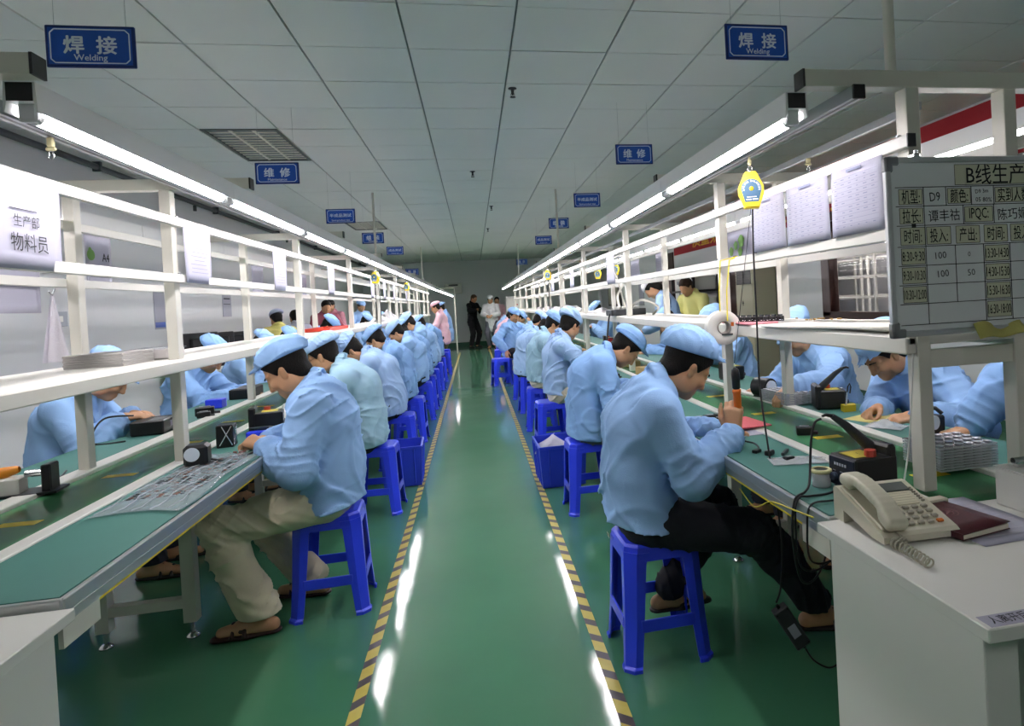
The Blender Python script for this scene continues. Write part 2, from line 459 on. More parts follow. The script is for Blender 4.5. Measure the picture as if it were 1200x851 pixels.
def make_person(name='person', label='', group=None, seed=1, near=1, standing=False, seat=.44, back=(8, 22, 34), bend=0.0,
                neck=30, head=(35, 0, 0), hand_r=(.42, -.1, .84), hand_l=(.42, .1, .84), hdir_r=(1, .3, -.2), hdir_l=(1, -.3, -.2),
                palm_r=(0, .3, -1), palm_l=(0, -.3, -1), curl_r=.55, curl_l=.55, thumb_r=.6, thumb_l=.6, pole_r=(-.4, -.8, -.6), pole_l=(-.4, .8, -.6),
                foot_r=(.42, -.13), foot_l=(.42, .13), ankle_dz=(.0, .0), knee_out=.25, coat=('coat_blue', '#8db9e6'), trousers=('navy', '#20242e'),
                cap=True, capc=None, hairc='#15120f', coat_len=.0, coat_w=1.0, shoe=('#1c1716', 'sandal'), hairlen=0, cap_tilt=0, cap_puff=1.0, bill=1.0,
                glasses=False, sc=1.0, mask=None, sleeve=True, shoulder_f=0.0, scale=1.0, collar=True, capstyle='cap', coat_hem=None, fold=1.0, skinc=None, neck_len=.088, hemw=.066):
    """A person facing local +x; the origin lies on the floor below the hips. One continuous body, clothing as children."""
    res_b, res_c, res_s = {2: (.0052, .0068, .0055), 1: (.0085, .0115, .0095), 0: (.012, .0155, .013)}[near]
    rad = math.radians
    hz = (.885 if standing else seat+.088)
    hip = np.array([0, 0, hz])
    pts = [hip]
    for a, L in zip(back, (.17, .175, .165)):
        a = rad(a); pts.append(pts[-1]+np.array([math.sin(a), math.sin(rad(bend))*.6, math.cos(a)])*L)
    P0, P1, P2, P3 = pts
    up2 = nrm(P3-P2); lat = np.array([0, 1, 0.]); fw2 = np.cross(lat, up2)
    sh = {s: P3-up2*.055+lat*s*.178+fw2*(.0+shoulder_f) for s in (1, -1)}
    na = rad(neck); nd = np.array([math.sin(na), 0, math.cos(na)])
    Hb = P3+nd*neck_len
    hp, hy, hr = [rad(v) for v in head]
    HR = rotZ(hy) @ rotY(hp) @ rotX(hr)                      # columns: head axes
    hx, hyv, hzv = HR[:, 0], HR[:, 1], HR[:, 2]
    HCn = Hb+hzv*.062+hx*.022
    Hm = HR.T                                                # rows are the head axes
    hl = lambda x, y, z: HCn+hx*x+hyv*y+hzv*z
    el = {}; wr = {}
    for s, T, pole in ((-1, hand_r, pole_r), (1, hand_l, pole_l)):
        el[s], wr[s] = ik(sh[s], T, .285, .25, pole)
    hj = {s: hip+np.array([.0, s*.088, 0]) for s in (1, -1)}
    kn = {}; an = {}
    for s, ft, dz in ((-1, foot_r, ankle_dz[0]), (1, foot_l, ankle_dz[1])):
        kn[s], an[s] = ik(hj[s], np.array([ft[0], ft[1], .085+dz]), .43, .42, (1, s*knee_out, .35))
    # ---------------- the body: one continuous surface
    F = Field(res_b)
    F.chain([P0, P1, P2, P3-up2*.06], [.090, .088, .094, .07], .04, lat, .70)
    F.cone(sh[1]-up2*.02, sh[-1]-up2*.02, .046, .046, .04)
    F.chain([P3-up2*.045, P3+nd*.02, Hb, HCn-hzv*.05-hx*.01], [.056, .050, .052, .055], .025)
    for s in (1, -1):
        F.chain([sh[s], el[s], wr[s]], [.05, .039, .027], .03)
        F.chain([hj[s], kn[s], an[s]], [.082, .056, .036], .04)
        toe = an[s]+np.array([.15, s*.025, -.055]); heel = an[s]+np.array([-.045, 0, -.05])
        F.cone(an[s], an[s]+np.array([.03, 0, -.03]), .038, .036, .02)
        F.chain([heel, an[s]+np.array([.07, s*.01, -.05]), toe], [.032, .034, .024], .02)
    # head
    F.ell(hl(-.012, 0, .032), (.094, .076, .085), Hm, .02)
    F.ell(hl(.026, 0, -.04), (.06, .057, .078), Hm, .03)
    F.ell(hl(.062, 0, -.094), (.022, .026, .02), Hm, .025)
    for s in (1, -1):
        F.ell(hl(.012, s*.058, -.062), (.035, .014, .036), Hm, .03)
        F.ell(hl(.06, s*.038, -.028), (.026, .02, .02), Hm, .02)
        F.cone(hl(.08, s*.012, .022), hl(.066, s*.048, .018), .010, .009, .012)
        F.ell(hl(.088, s*.032, .0), (.013, .015, .010), Hm, .01, sub=True)
        F.ell(hl(.073, s*.032, .0), (.0135, .0155, .0125), Hm, .004)
        F.ell(hl(-.006, s*.077, -.012), (.016, .007, .028), Hm, .006)
        F.ell(hl(.002, s*.086, -.010), (.008, .006, .017), Hm, .005, sub=True)
        F.ell(hl(-.012, s*.082, .004), (.013, .006, .017), Hm, .005)
        F.ell(hl(.086, s*.012, -.041), (.011, .008, .008), Hm, .007)
        F.cone(hl(.083, s*.0, -.0665), hl(.075, s*.021, -.068), .0075, .005, .006)
        F.cone(hl(.081, s*.0, -.0765), hl(.075, s*.017, -.0755), .0085, .006, .006)
    F.chain([hl(.083, 0, .012), hl(.092, 0, -.012), hl(.103, 0, -.036)], [.009, .0095, .0115], .012)
    # hands
    for s, hd, pn, cu, th in ((-1, hdir_r, palm_r, curl_r, thumb_r), (1, hdir_l, palm_l, curl_l, thumb_l)):
        F.cone(wr[s], wr[s]+nrm(hd)*.02, .026, .021, .015)
        hand_prims(F, wr[s]+nrm(hd)*.005, hd, pn, s < 0, cu, th, k=.006, sc=1.0 if near else 1.1)
    body = field_obj(F, name, skinc or SKIN(), None, 1)
    body['label'] = label; body['category'] = 'person'
    if group: body['group'] = group
    # ---------------- hair with brows and lashes
    if True:
        F = Field(res_s*(.8 if near == 2 else 1))
        g = .010+.006*(hairlen > 0)
        F.ell(hl(-.016, 0, .034), (.094+g, .076+g, .085+g*.9), Hm, .02)
        F.cone(hl(-.062, -.03, -.045), hl(-.062, .03, -.045), .034, .034, .03)
        if hairlen > 0:
            F.ell(hl(-.07, 0, -.05-hairlen*.3), (.045, .075, .06+hairlen*.5), Hm, .03)
        # hair line: forehead, temples, in front of and round the ears, nape
        F.ell(hl(.085, 0, -.035), (.075, .12, .10), Hm, .008, sub=True)
        for s in (1, -1): F.ell(hl(.004, s*.085, -.05), (.034, .03, .066), Hm, .006, sub=True)
        F.cut(hl(-.05, 0, -.085-hairlen), -hzv*.95+hx*.0)
        if near:
            for s in (1, -1):
                F.cone(hl(.096, s*.014, .019), hl(.079, s*.046, .021), .0042, .003, .003)
        field_obj(F, 'hair', mat('hair_'+hairc.strip('#'), hairc, .6, spec=.2, bump=.5, bscale=320, stretch=(1, 1, .2)), body, 0)
    # ---------------- cap
    if cap:
        cm = cloth(*(capc or coat))
        F = Field(res_s)
        ct = rotY(rad(cap_tilt)); A = HR @ ct; cx_, cy_, cz_ = A[:, 0], A[:, 1], A[:, 2]
        org = HCn+hzv*.052-hx*.010
        cl = lambda x, y, z: org+cx_*x+cy_*y+cz_*z
        if capstyle == 'cap':
            F.ell(cl(-.014, 0, .024), (.112, .092, .050*cap_puff+.014), A.T, .02)
            F.ell(cl(-.05, 0, .030+.025*(cap_puff-1)), (.088, .097, .050*cap_puff), A.T, .03)
            F.cone(cl(.05, -.042, .020), cl(.05, .042, .020), .033, .033, .03)
            F.noise = folds(.006*(1+.4*(near == 2)), seed+5, 1.7)
            F.cut(cl(0, 0, .004), -cz_*1.0-cx_*.10)
            if bill > 0:
                for k_ in range(7):
                    u = (k_-3)/3
                    F.cone(cl(.085-.018*u*u, u*.062, .016-.012*u*u), cl((.085-.03*u*u)+.065*bill*(1-.45*u*u), u*.056, .000-.02*u*u-.012*bill), .0075, .0058, .012)
        else:                                               # soft round bouffant
            F.ell(cl(-.02, 0, .05), (.125, .115, .075*cap_puff), A.T, .02)
            F.noise = folds(.008, seed+5, 2.2)
            F.cut(cl(0, 0, .0), -cz_-cx_*.1)
        field_obj(F, 'cap', cm, body, 1)
    # ---------------- coat
    cm = cloth(*coat)
    F = Field(res_c)
    w = coat_w
    F.chain([P0+np.array([-.01, 0, -.0]), P1, P2, P3-up2*.035], [.122*w, .116*w, .120*w, .092*w], .05, lat, .72)
    F.cone(sh[1]-up2*.012, sh[-1]-up2*.012, .072*w, .072*w, .05)
    F.cone(P3-up2*.05, P3+nd*.012, .085, .064, .03)
    if standing or coat_len:
        cl_ = coat_len or .16
        F.chain([P0, P0+np.array([0, 0, -cl_])], [.135*w, .142*w], .04, lat, .74)
    else:
        F.cone(P0+np.array([-.0, 0, -.02]), P0+np.array([-.004, 0, .06]), .124*w, .124*w, .04, lat, .70)
    if sleeve:
        for s, hd in ((-1, hdir_r), (1, hdir_l)):
            fa = nrm(wr[s]-el[s]); cu_ = wr[s]-fa*.025
            F.chain([sh[s]-up2*.01, el[s]-fa*.005, el[s]+fa*.10, cu_-fa*.035, cu_-fa*.004], [.074*w, .064*w, .062*w, .057*w, .045], .03)
            F.cone(cu_-fa*.004, cu_+fa*.022, .0365, .040, .006)
    if collar:
        cN = P3+nd*.030-fw2*.004
        tilt_c = nrm(nd+fw2*.25)
        u_c = nrm(np.cross(lat, tilt_c))
        ring = []
        for j in range(17):
            a = math.radians(-150+300*j/16)+PI
            ring.append(cN+u_c*math.cos(a)*.070+lat*math.sin(a)*.074+tilt_c*(.004-.010*math.cos(a)))
        for j in range(16):
            F.cone(ring[j], ring[j+1], .0125, .0125, .006)
            o1, o2 = ring[j]+(ring[j]-cN)*.22-tilt_c*.034, ring[j+1]+(ring[j+1]-cN)*.22-tilt_c*.034
            F.cone((ring[j]+o1)/2, (ring[j+1]+o2)/2, .0105, .0105, .006); F.cone(o1, o2, .0085, .0085, .005)
        for s_ in (1, -1):
            e0 = ring[0] if s_*ring[0][1] > 0 else ring[-1]
            tip = e0+fw2*.030-up2*.070+lat*s_*.018
            F.cone(e0, tip, .012, .007, .006); F.cone(e0+lat*s_*.03-up2*.02, tip, .011, .007, .006)
        # button band
        F.chain([P3+fw2*.085-up2*.05, P2+np.cross(lat, nrm(P3-P1))*.135, P1+np.cross(lat, nrm(P2-P0))*.135], [.012, .012, .012], .006, lat, .45)
    base_n = folds(.0130*fold, seed, .9 if near else .7)
    rsn = np.random.RandomState(seed+77); phs = rsn.uniform(0, 6.28, 8)
    arms_ = [(sh[s_]-up2*.01, el[s_], wr[s_]) for s_ in (1, -1)]
    def coat_noise(q):
        d = base_n(q)
        # long folds running down the back and gathers round the waist
        lat_ = q[:, 1]; hgt = q[:, 2]-P0[2]
        d = d-.0075*fold*np.maximum(0, np.sin(48*lat_+5*np.sin(9*hgt+phs[0])+phs[1]))**3*np.clip(1.3-hgt/.38, 0, 1)
        d = d-.0050*fold*np.maximum(0, np.sin(62*hgt+6*np.sin(9*lat_+phs[2])+24*q[:, 0]+phs[3]))**3*np.clip(1-hgt/.16, 0, 1)
        for S_, E_, W_ in arms_:
            for A_, B_, r_, k0, k1 in ((S_, E_, .085, .35, 1.0), (E_, W_, .075, 0.0, 1.0)):
                ab = B_-A_; L_ = float(ab@ab); t_ = (q-A_)@ab/L_
                ds = np.linalg.norm(q-A_-np.clip(t_, 0, 1)[:, None]*ab, axis=1)
                wgt = np.clip(1.6-ds/r_, 0, 1)*np.clip((t_-k0)/max(.25, k1-k0)+.15, 0, 1)*((t_ > -.05) & (t_ < 1.05))
                ln_ = math.sqrt(L_)
                d = d-.0080*fold*wgt*np.maximum(0, np.sin(2*PI*t_*ln_/.040+2.4*np.sin(30*(q@np.array([.5, .7, .5]))+phs[4])+phs[5]))**2
        # raised seam where the sleeve is set in, and down the middle of the yoke
        for s_ in (1, -1):
            pl_ = np.abs((q-sh[s_])@nrm(lat*s_*.9-up2*.35)+.028)
            near_ = np.linalg.norm(q-sh[s_], axis=1) < .13
            d = d+.0035*np.exp(-(pl_/.006)**2)*near_
        return d
    F.noise = coat_noise
    hz_cut = coat_hem if coat_hem is not None else (hz-coat_len-.10 if (standing or coat_len) else hz-.062)
    F.cut((0, 0, hz_cut), (-.12, 0, -1))
    field_obj(F, 'coat', cm, body, 1 if near < 2 else 1)
    # ---------------- trousers
    F = Field(res_c*1.05)
    F.cone(P0+np.array([-.005, .03, -.0]), P0+np.array([-.005, -.03, -.0]), .100, .100, .04)
    F.cone(P0, P0+(P1-P0)*.3, .098, .09, .04, lat, .75)
    for s in (1, -1):
        sd = nrm(an[s]-kn[s])
        F.chain([hj[s], kn[s]-np.array([.02, 0, .0]), kn[s]+sd*.12, an[s]-sd*.02], [.100, .079, .074, hemw], .03)
    tn_ = folds(.014, seed+11, 1.1)
    def tr_noise(q):
        d = tn_(q)
        for s_ in (1, -1):
            ds = np.linalg.norm(q-kn[s_], axis=1)
            d = d-.008*np.clip(1.5-ds/.11, 0, 1)*np.maximum(0, np.sin(2*PI*((q-kn[s_])@nrm(nrm(an[s_]-kn[s_])-nrm(hj[s_]-kn[s_])))/.034+2*np.sin(28*q[:, 1])))**2
        return d
    F.noise = tr_noise
    for s in (1, -1): pass
    F.cut((0, 0, min(an[1][2], an[-1][2])+.0), (0, 0, -1))
    if not standing: F.cut((0, 0, seat+.002), (0, 0, -1)) if False else None
    field_obj(F, 'trousers', mat('trousers_'+trousers[0], trousers[1], .85, bump=.25, bscale=400, var=.08, vscale=20), body, 1)
    # ---------------- shoes
    if near or standing:
        for s in (1, -1):
            F = Field(res_s)
            a = an[s]; z0 = -.085
            so = [a+np.array([-.05, 0, -.075]), a+np.array([.06, s*.012, -.077]), a+np.array([.165, s*.028, -.077])]
            F.chain(so, [.034, .042, .034], .02, np.array([0, 0, 1.]), 2.6)
            if shoe[1] == 'sandal':
                for t in (.05, .1):
                    F.chain([a+np.array([t, -.045+s*.012, -.065]), a+np.array([t+.005, s*.014, -.016-.2*(t-.05)]), a+np.array([t, .045+s*.014, -.065])], [.008, .009, .008], .01)
                F.chain([a+np.array([.07, -.03, -.05]), a+np.array([.075, s*.014, -.022]), a+np.array([.07, .045, -.05])], [.009]*3, .01)
            else:
                F.chain([a+np.array([-.048, 0, -.045]), a+np.array([.06, s*.01, -.045]), a+np.array([.15, s*.026, -.058])], [.039, .043, .034], .02)
            F.cut(a+np.array([0, 0, -.0845]), (0, 0, -1))
            field_obj(F, 'shoe', mat('shoe_'+shoe[0].strip('#'), shoe[0], .45), body, 1)
    if glasses:
        m = MB()
        for s in (1, -1):
            ring = [hl(.099-.006*abs(math.sin(t))*0, s*.033+.021*math.cos(t), .0+.015*math.sin(t)) for t in np.linspace(0, 2*PI, 17)[:-1]]
            m.tube([Vector(q) for q in ring], .0014, 6, closed=True)
            m.tube([Vector(hl(.096, s*.054, .003)), Vector(hl(.03, s*.078, .006)), Vector(hl(-.02, s*.083, .0))], .0014, 6)
        m.tube([Vector(hl(.099, -.012, .003)), Vector(hl(.101, 0, .005)), Vector(hl(.099, .012, .003))], .0013, 6)
        m.build('spectacles', mat('spectacle_frame', '#2a2724', .35), body)
    body.scale = (scale, scale, scale)
    body['_j'] = 1
    del body['_j']
    return body

CLOTHC = {}
def cloth(name, col):
    """woven work-coat cotton with a faint grid of carbon thread"""
    key = 'cotton_'+name
    if key in MATS: return MATS[key]
    m = mat(key, col, .75, spec=.25, bump=.12, bscale=240, var=.04, vscale=5)
    nt = m.node_tree; b = nt.nodes['Principled BSDF']
    tc = nt.nodes.new('ShaderNodeTexCoord'); n = nt.nodes.new('ShaderNodeTexNoise'); n.noise_type = 'RIDGED_MULTIFRACTAL'
    n.inputs['Scale'].default_value = 6.5; n.inputs['Detail'].default_value = 2.5; n.inputs['Distortion'].default_value = .9
    mp = nt.nodes.new('ShaderNodeMapping'); mp.inputs['Scale'].default_value = (1.0, 1.25, .8)
    nt.links.new(tc.outputs['Object'], mp.inputs['Vector']); nt.links.new(mp.outputs[0], n.inputs['Vector'])
    bp = nt.nodes.new('ShaderNodeBump'); bp.inputs['Strength'].default_value = .55; bp.inputs['Distance'].default_value = .012
    nt.links.new(n.outputs[0], bp.inputs['Height'])
    old = b.inputs['Normal'].links[0].from_node
    nt.links.new(bp.outputs['Normal'], old.inputs['Normal'])
    return m
def place(o, x, y, rz, z=0.0):
    o.location = (x, y, z); o.rotation_euler = (0, 0, rz); return o
# ------------------------------------------------------------------ palette
M_WHITE = mat('white_paint', '#d3d2cb', .42, var=.03, vscale=3)
M_FRAME = mat('cream_powder_coat', '#cfcdc2', .38, var=.03, vscale=4)
M_ALU = mat('brushed_aluminium', '#c4c6c6', .34, metal=.75, var=.05, vscale=20, stretch=(1, .05, 1))
M_BLACK = mat('black_plastic', '#131416', .38, bump=.04, bscale=300)
M_DARK = mat('dark_grey_plastic', '#33363a', .45)
M_MAT = mat('green_rubber_mat', '#3f746c', .62, bump=.05, bscale=500, var=.06, vscale=6)
M_BELT = mat('green_belt', '#437f56', .2, bump=.02, bscale=60, var=.05, vscale=4)
M_YEL = mat('yellow_tape', '#dcc51c', .45)
M_STEEL = mat('chromed_steel', '#d6d8da', .18, metal=1.0)
M_GALV = mat('galvanised_steel', '#9a9da0', .35, metal=.8)
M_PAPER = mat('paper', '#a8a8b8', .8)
M_INK = mat('print_ink', '#3a3c46', .8)
M_INKD = mat('black_ink', '#16181c', .7)
M_BLUEP = mat('blue_plastic', '#2b40e0', .32, bump=.015, bscale=200, var=.04, vscale=10)
M_YPL = mat('yellow_plastic', '#efd21c', .35)
M_RED = mat('red_plastic', '#c8282a', .4)

# ------------------------------------------------------------------ floor
def floor_material():
    m = bpy.data.materials.new('green_epoxy'); m.use_nodes = True
    nt = m.node_tree; b = nt.nodes['Principled BSDF']; L = nt.links.new
    tc = nt.nodes.new('ShaderNodeTexCoord')
    n1 = nt.nodes.new('ShaderNodeTexNoise'); n1.inputs['Scale'].default_value = 1.3; n1.inputs['Detail'].default_value = 6
    L(tc.outputs['Object'], n1.inputs['Vector'])
    r = nt.nodes.new('ShaderNodeValToRGB')
    r.color_ramp.elements[0].position = .3; r.color_ramp.elements[0].color = srgb('#3d7254')
    r.color_ramp.elements[1].position = .75; r.color_ramp.elements[1].color = srgb('#457d5d')
    L(n1.outputs['Fac'], r.inputs['Fac']); L(r.outputs['Color'], b.inputs['Base Color'])
    n2 = nt.nodes.new('ShaderNodeTexNoise'); n2.inputs['Scale'].default_value = 2.2; n2.inputs['Detail'].default_value = 5
    L(tc.outputs['Object'], n2.inputs['Vector'])
    mr = nt.nodes.new('ShaderNodeMapRange'); mr.inputs['To Min'].default_value = .25; mr.inputs['To Max'].default_value = .4
    L(n2.outputs['Fac'], mr.inputs['Value']); L(mr.outputs['Result'], b.inputs['Roughness'])
    # long shallow ripple of the coat plus fine orange-peel
    n3 = nt.nodes.new('ShaderNodeTexNoise'); n3.inputs['Scale'].default_value = 5; n3.inputs['Detail'].default_value = 2
    n4 = nt.nodes.new('ShaderNodeTexNoise'); n4.inputs['Scale'].default_value = 160; n4.inputs['Detail'].default_value = 2
    L(tc.outputs['Object'], n3.inputs['Vector']); L(tc.outputs['Object'], n4.inputs['Vector'])
    b1 = nt.nodes.new('ShaderNodeBump'); b1.inputs['Strength'].default_value = .035; b1.inputs['Distance'].default_value = .02
    b2 = nt.nodes.new('ShaderNodeBump'); b2.inputs['Strength'].default_value = .07; b2.inputs['Distance'].default_value = .002
    L(n3.outputs['Fac'], b1.inputs['Height']); L(n4.outputs['Fac'], b2.inputs['Height'])
    L(b1.outputs['Normal'], b2.inputs['Normal']); L(b2.outputs['Normal'], b.inputs['Normal'])
    b.inputs['Specular IOR Level'].default_value = .06; b.inputs['Coat Weight'].default_value = .9; b.inputs['Coat Roughness'].default_value = .035
    L(b2.outputs['Normal'], b.inputs['Coat Normal'])
    return m
XL, XR, YN, YF = -3.5, 4.40, -2.6, 22.6
structure(MB().bx(XL-.1, XR+.1, YN, YF+.1, -.08, 0).build('floor', floor_material()))

def ceiling_material():
    m = bpy.data.materials.new('ceiling_tiles'); m.use_nodes = True
    nt = m.node_tree; b = nt.nodes['Principled BSDF']; L = nt.links.new
    tc = nt.nodes.new('ShaderNodeTexCoord')
    n1 = nt.nodes.new('ShaderNodeTexNoise'); n1.inputs['Scale'].default_value = .8; n1.inputs['Detail'].default_value = 4
    L(tc.outputs['Object'], n1.inputs['Vector'])
    r = nt.nodes.new('ShaderNodeValToRGB')
    r.color_ramp.elements[0].position = .3; r.color_ramp.elements[0].color = srgb('#d8dbd7')
    r.color_ramp.elements[1].position = .8; r.color_ramp.elements[1].color = srgb('#e1e3df')
    L(n1.outputs['Fac'], r.inputs['Fac']); L(r.outputs['Color'], b.inputs['Base Color'])
    b.inputs['Roughness'].default_value = .75
    n4 = nt.nodes.new('ShaderNodeTexNoise'); n4.inputs['Scale'].default_value = 90
    L(tc.outputs['Object'], n4.inputs['Vector'])
    b2 = nt.nodes.new('ShaderNodeBump'); b2.inputs['Strength'].default_value = .1; b2.inputs['Distance'].default_value = .002
    L(n4.outputs['Fac'], b2.inputs['Height']); L(b2.outputs['Normal'], b.inputs['Normal'])
    return m
# lay-in tiles of 0.6 m with a dropped joint between them: real recesses
OX, OY, TS = -.2948, 3.4507, .6
m = MB(); g = .0045
ix = [OX+TS*i for i in range(-7, 9)]; iy = [OY+TS*j for j in range(-11, 34)]
rs = random.Random(3)
for x in ix:
    for y in iy:
        x0, x1, y0, y1 = max(x+g*1.4, XL), min(x+TS-g*1.4, XR), max(y+g, YN), min(y+TS-g, YF)
        if x1-x0 < .01 or y1-y0 < .01: continue
        if abs(x-(OX-3*TS)) < .01 and any(abs(y-(OY+TS*k)) < .01 for k in (4, 5, 14, 15)): continue   # troffer openings
        dz = rs.uniform(0, .003)
        m.bx(x0, x1, y0, y1, CEIL+dz, CEIL+.02)
m.bx(XL-.1, XR+.1, YN, YF+.1, CEIL+.016, CEIL+.03, 1)
structure(m.build('ceiling', [ceiling_material(), mat('ceiling_joint', '#7d8482', .6)]))
for o_ in (): pass

M_WALL = mat('wall_paint', '#d6d7d9', .6, var=.03, vscale=1.2)
structure(MB().bx(XL-.1, XL, YN, YF+.1, 0, CEIL).build('wall_left', M_WALL))
structure(MB().bx(XL-.1, XR+.1, YF, YF+.1, 0, CEIL).build('wall_far', M_WALL))
structure(MB().bx(XL-.1, XR+.1, YN-.1, YN, 0, CEIL).build('wall_rear', M_WALL))
# right wall with a window opening and door openings
W1 = (2.8, 7.66, .955, 2.2)      # y0, y1, z0, z1
m = MB()
m.bx(XR, XR+.12, YN, W1[0], 0, CEIL); m.bx(XR, XR+.12, W1[1], YF+.1, 0, CEIL)
m.bx(XR, XR+.12, W1[0], W1[1], 0, W1[2]); m.bx(XR, XR+.12, W1[0], W1[1], W1[3], CEIL)
structure(m.build('wall_right', M_WALL))
M_WOOD = mat('dark_brown_wood', '#3b201a', .35, bump=.1, bscale=40, var=.25, vscale=12, stretch=(1, 1, .1))
w = structure(bpy.data.objects.new('window_1', None)); COL.objects.link(w)
m = MB(); y0, y1, z0, z1 = W1
for a, b_, c, d in ((y0-.03, y1+.05, z0-.05, z0+.06), (y0-.03, y1+.05, z1-.06, z1+.05)): m.bx(XR-.03, XR+.1, a, b_, c, d, bevel=.006)
for a, b_ in ((y0-.03, y0+.07), (y1-.13, y1+.06), (5.2, 5.29)): m.bx(XR-.03, XR+.1, a, b_, z0, z1, bevel=.006)
m.build('window_frame', M_WOOD, w)
MB().bx(XR+.05, XR+.056, y0, y1, z0, z1).build('window_pane', mat('window_glass', '#ffffff', .01, spec=.6, trans=1.0, ior=1.1), w)
# the neighbouring workshop seen through the pane: its wall, racks and lamp strips
nb = structure(MB().bx(XR+3.0, XR+3.1, 0, 17, 0, CEIL).bx(XR+.12, XR+3.1, 0, 17, CEIL, CEIL+.05).bx(XR+.12, XR+3.1, 0, 17, -.05, 0).bx(XR+.12, XR+3.1, 16.95, 17, 0, CEIL).bx(XR+.12, XR+3.1, 0, .05, 0, CEIL).build('wall_workshop', M_WALL))
def rack(x, y0, y1, label):
    r = thing('storage_rack', label, 'rack', (x, (y0+y1)/2, 0), 0, 'white racks in the next workshop')
    h = (y1-y0)/2
    for sx in (-.2, .2):
        for yy in np.linspace(-h, h, 9): MB().box((sx, yy, .95), (.035, .035, 1.9)).build('post', M_WHITE, r)
    for z in (.75, 1.15, 1.45, 1.75): MB().box((0, 0, z), (.42, 2*h, .02)).build('shelf', M_WHITE, r)
    return r
rack(XR+1.0, 5.0, 12.5, 'white rack nearest the brown-framed window in the next workshop')
rack(XR+2.0, 5.5, 13.5, 'white rack farther back beyond the brown-framed window')

def door(n, y0, y1, h=2.05):
    d = structure(bpy.data.objects.new('door_%d' % n, None)); COL.objects.link(d)
    fr = MB()
    fr.bx(XR-.02, XR+.0, y0-.08, y0, 0, h+.08, bevel=.004); fr.bx(XR-.02, XR, y1, y1+.08, 0, h+.08, bevel=.004); fr.bx(XR-.02, XR, y0-.08, y1+.08, h, h+.08, bevel=.004)
    fr.build('door_frame', M_WOOD, d)
    lf = MB().bx(XR-.012, XR-.001, y0, y1, 0, h)
    for a, b_ in ((.15, .9), (1.05, 1.9)): lf.bx(XR-.018, XR-.012, y0+.12, y1-.12, a, b_, bevel=.004)
    lf.build('door_leaf', M_WOOD, d)
    MB().tube([(XR-.012, y0+.07, 1.0), (XR-.06, y0+.07, 1.0), (XR-.06, y0+.18, 1.0)], .009).build('door_handle', M_STEEL, d)
door(1, 9.75, 10.78, 2.2); door(2, 14.1, 15.3, 2.2)
# skirting and a pipe high on the left wall
structure(MB().bx(XL, XL+.012, YN, YF, 0, .1).build('baseboard_left', mat('skirting_green', '#2c5a45', .4)))
structure(MB().bx(XL, XR, YF-.012, YF, 0, .13).build('baseboard_far', mat('skirting_green', '#2c5a45', .4)))
structure(MB().bx(XR-.012, XR, 10.9, 14.0, 0, .1).bx(XR-.012, XR, YN, 9.6, 0, .1).build('baseboard_right', mat('skirting_green', '#2c5a45', .4)))
pp = MB().tube([(XL+.12, 0, CEIL-.05), (XL+.12, YF, CEIL-.05)], .028, 10)
for k in range(8): pp.box((XL+.12, 1.2+2.9*k, CEIL-.045), (.07, .03, .09))
for k in range(4): pp.cyl((XL+.12, 5+4.2*k, CEIL-.08), (XL+.12, 5+4.2*k, CEIL-.15), .02, 10)
tag(pp.build('sprinkler_pipe', mat('pipe_dark', '#3c4144', .5)), 'dark pipe running along the top of the left wall', 'pipe')
pl = MB()
pl.bx(XL, XL+.18, 4.0, 4.5, 0, CEIL)
structure(pl.build('trim_1', M_WALL))

# yellow and black hazard stripes on the floor
def hazard(n, x, y0, y1, name):
    m = bpy.data.materials.new('hazard_tape_%d' % n); m.use_nodes = True
    nt = m.node_tree; b = nt.nodes['Principled BSDF']; L = nt.links.new
    tc = nt.nodes.new('ShaderNodeTexCoord'); sp = nt.nodes.new('ShaderNodeSeparateXYZ'); L(tc.outputs['Object'], sp.inputs[0])
    mu = nt.nodes.new('ShaderNodeMath'); mu.operation = 'MULTIPLY_ADD'; mu.inputs[1].default_value = -.9 if n == 1 else .9; L(sp.outputs['X'], mu.inputs[0]); L(sp.outputs['Y'], mu.inputs[2])
    fr = nt.nodes.new('ShaderNodeMath'); fr.operation = 'MULTIPLY'; fr.inputs[1].default_value = 1/.130; L(mu.outputs[0], fr.inputs[0])
    f2 = nt.nodes.new('ShaderNodeMath'); f2.operation = 'FRACT'; L(fr.outputs[0], f2.inputs[0])
    gt = nt.nodes.new('ShaderNodeMath'); gt.operation = 'GREATER_THAN'; gt.inputs[1].default_value = .40; L(f2.outputs[0], gt.inputs[0])
    ns = nt.nodes.new('ShaderNodeTexNoise'); ns.inputs['Scale'].default_value = 25; L(tc.outputs['Object'], ns.inputs['Vector'])
    ca = nt.nodes.new('ShaderNodeMix'); ca.data_type = 'RGBA'; ca.inputs['A'].default_value = srgb('#413a3c'); ca.inputs['B'].default_value = srgb('#584f50'); L(ns.outputs['Fac'], ca.inputs['Factor'])
    cb = nt.nodes.new('ShaderNodeMix'); cb.data_type = 'RGBA'; cb.inputs['A'].default_value = srgb('#bfae48'); cb.inputs['B'].default_value = srgb('#d2c263'); L(ns.outputs['Fac'], cb.inputs['Factor'])
    cc = nt.nodes.new('ShaderNodeMix'); cc.data_type = 'RGBA'; L(gt.outputs[0], cc.inputs['Factor']); L(ca.outputs['Result'], cc.inputs['A']); L(cb.outputs['Result'], cc.inputs['B'])
    L(cc.outputs['Result'], b.inputs['Base Color']); b.inputs['Roughness'].default_value = .38
    o = MB().bx(x-.021, x+.021, y0, y1, 0, .0012).build(name, m)
    structure(o, 'yellow and black striped tape along the %s side of the aisle' % ('left' if n == 1 else 'right'))
hazard(1, -.455, .9, 19.5, 'trim_2'); hazard(2, .398, .9, 20.5, 'trim_3')

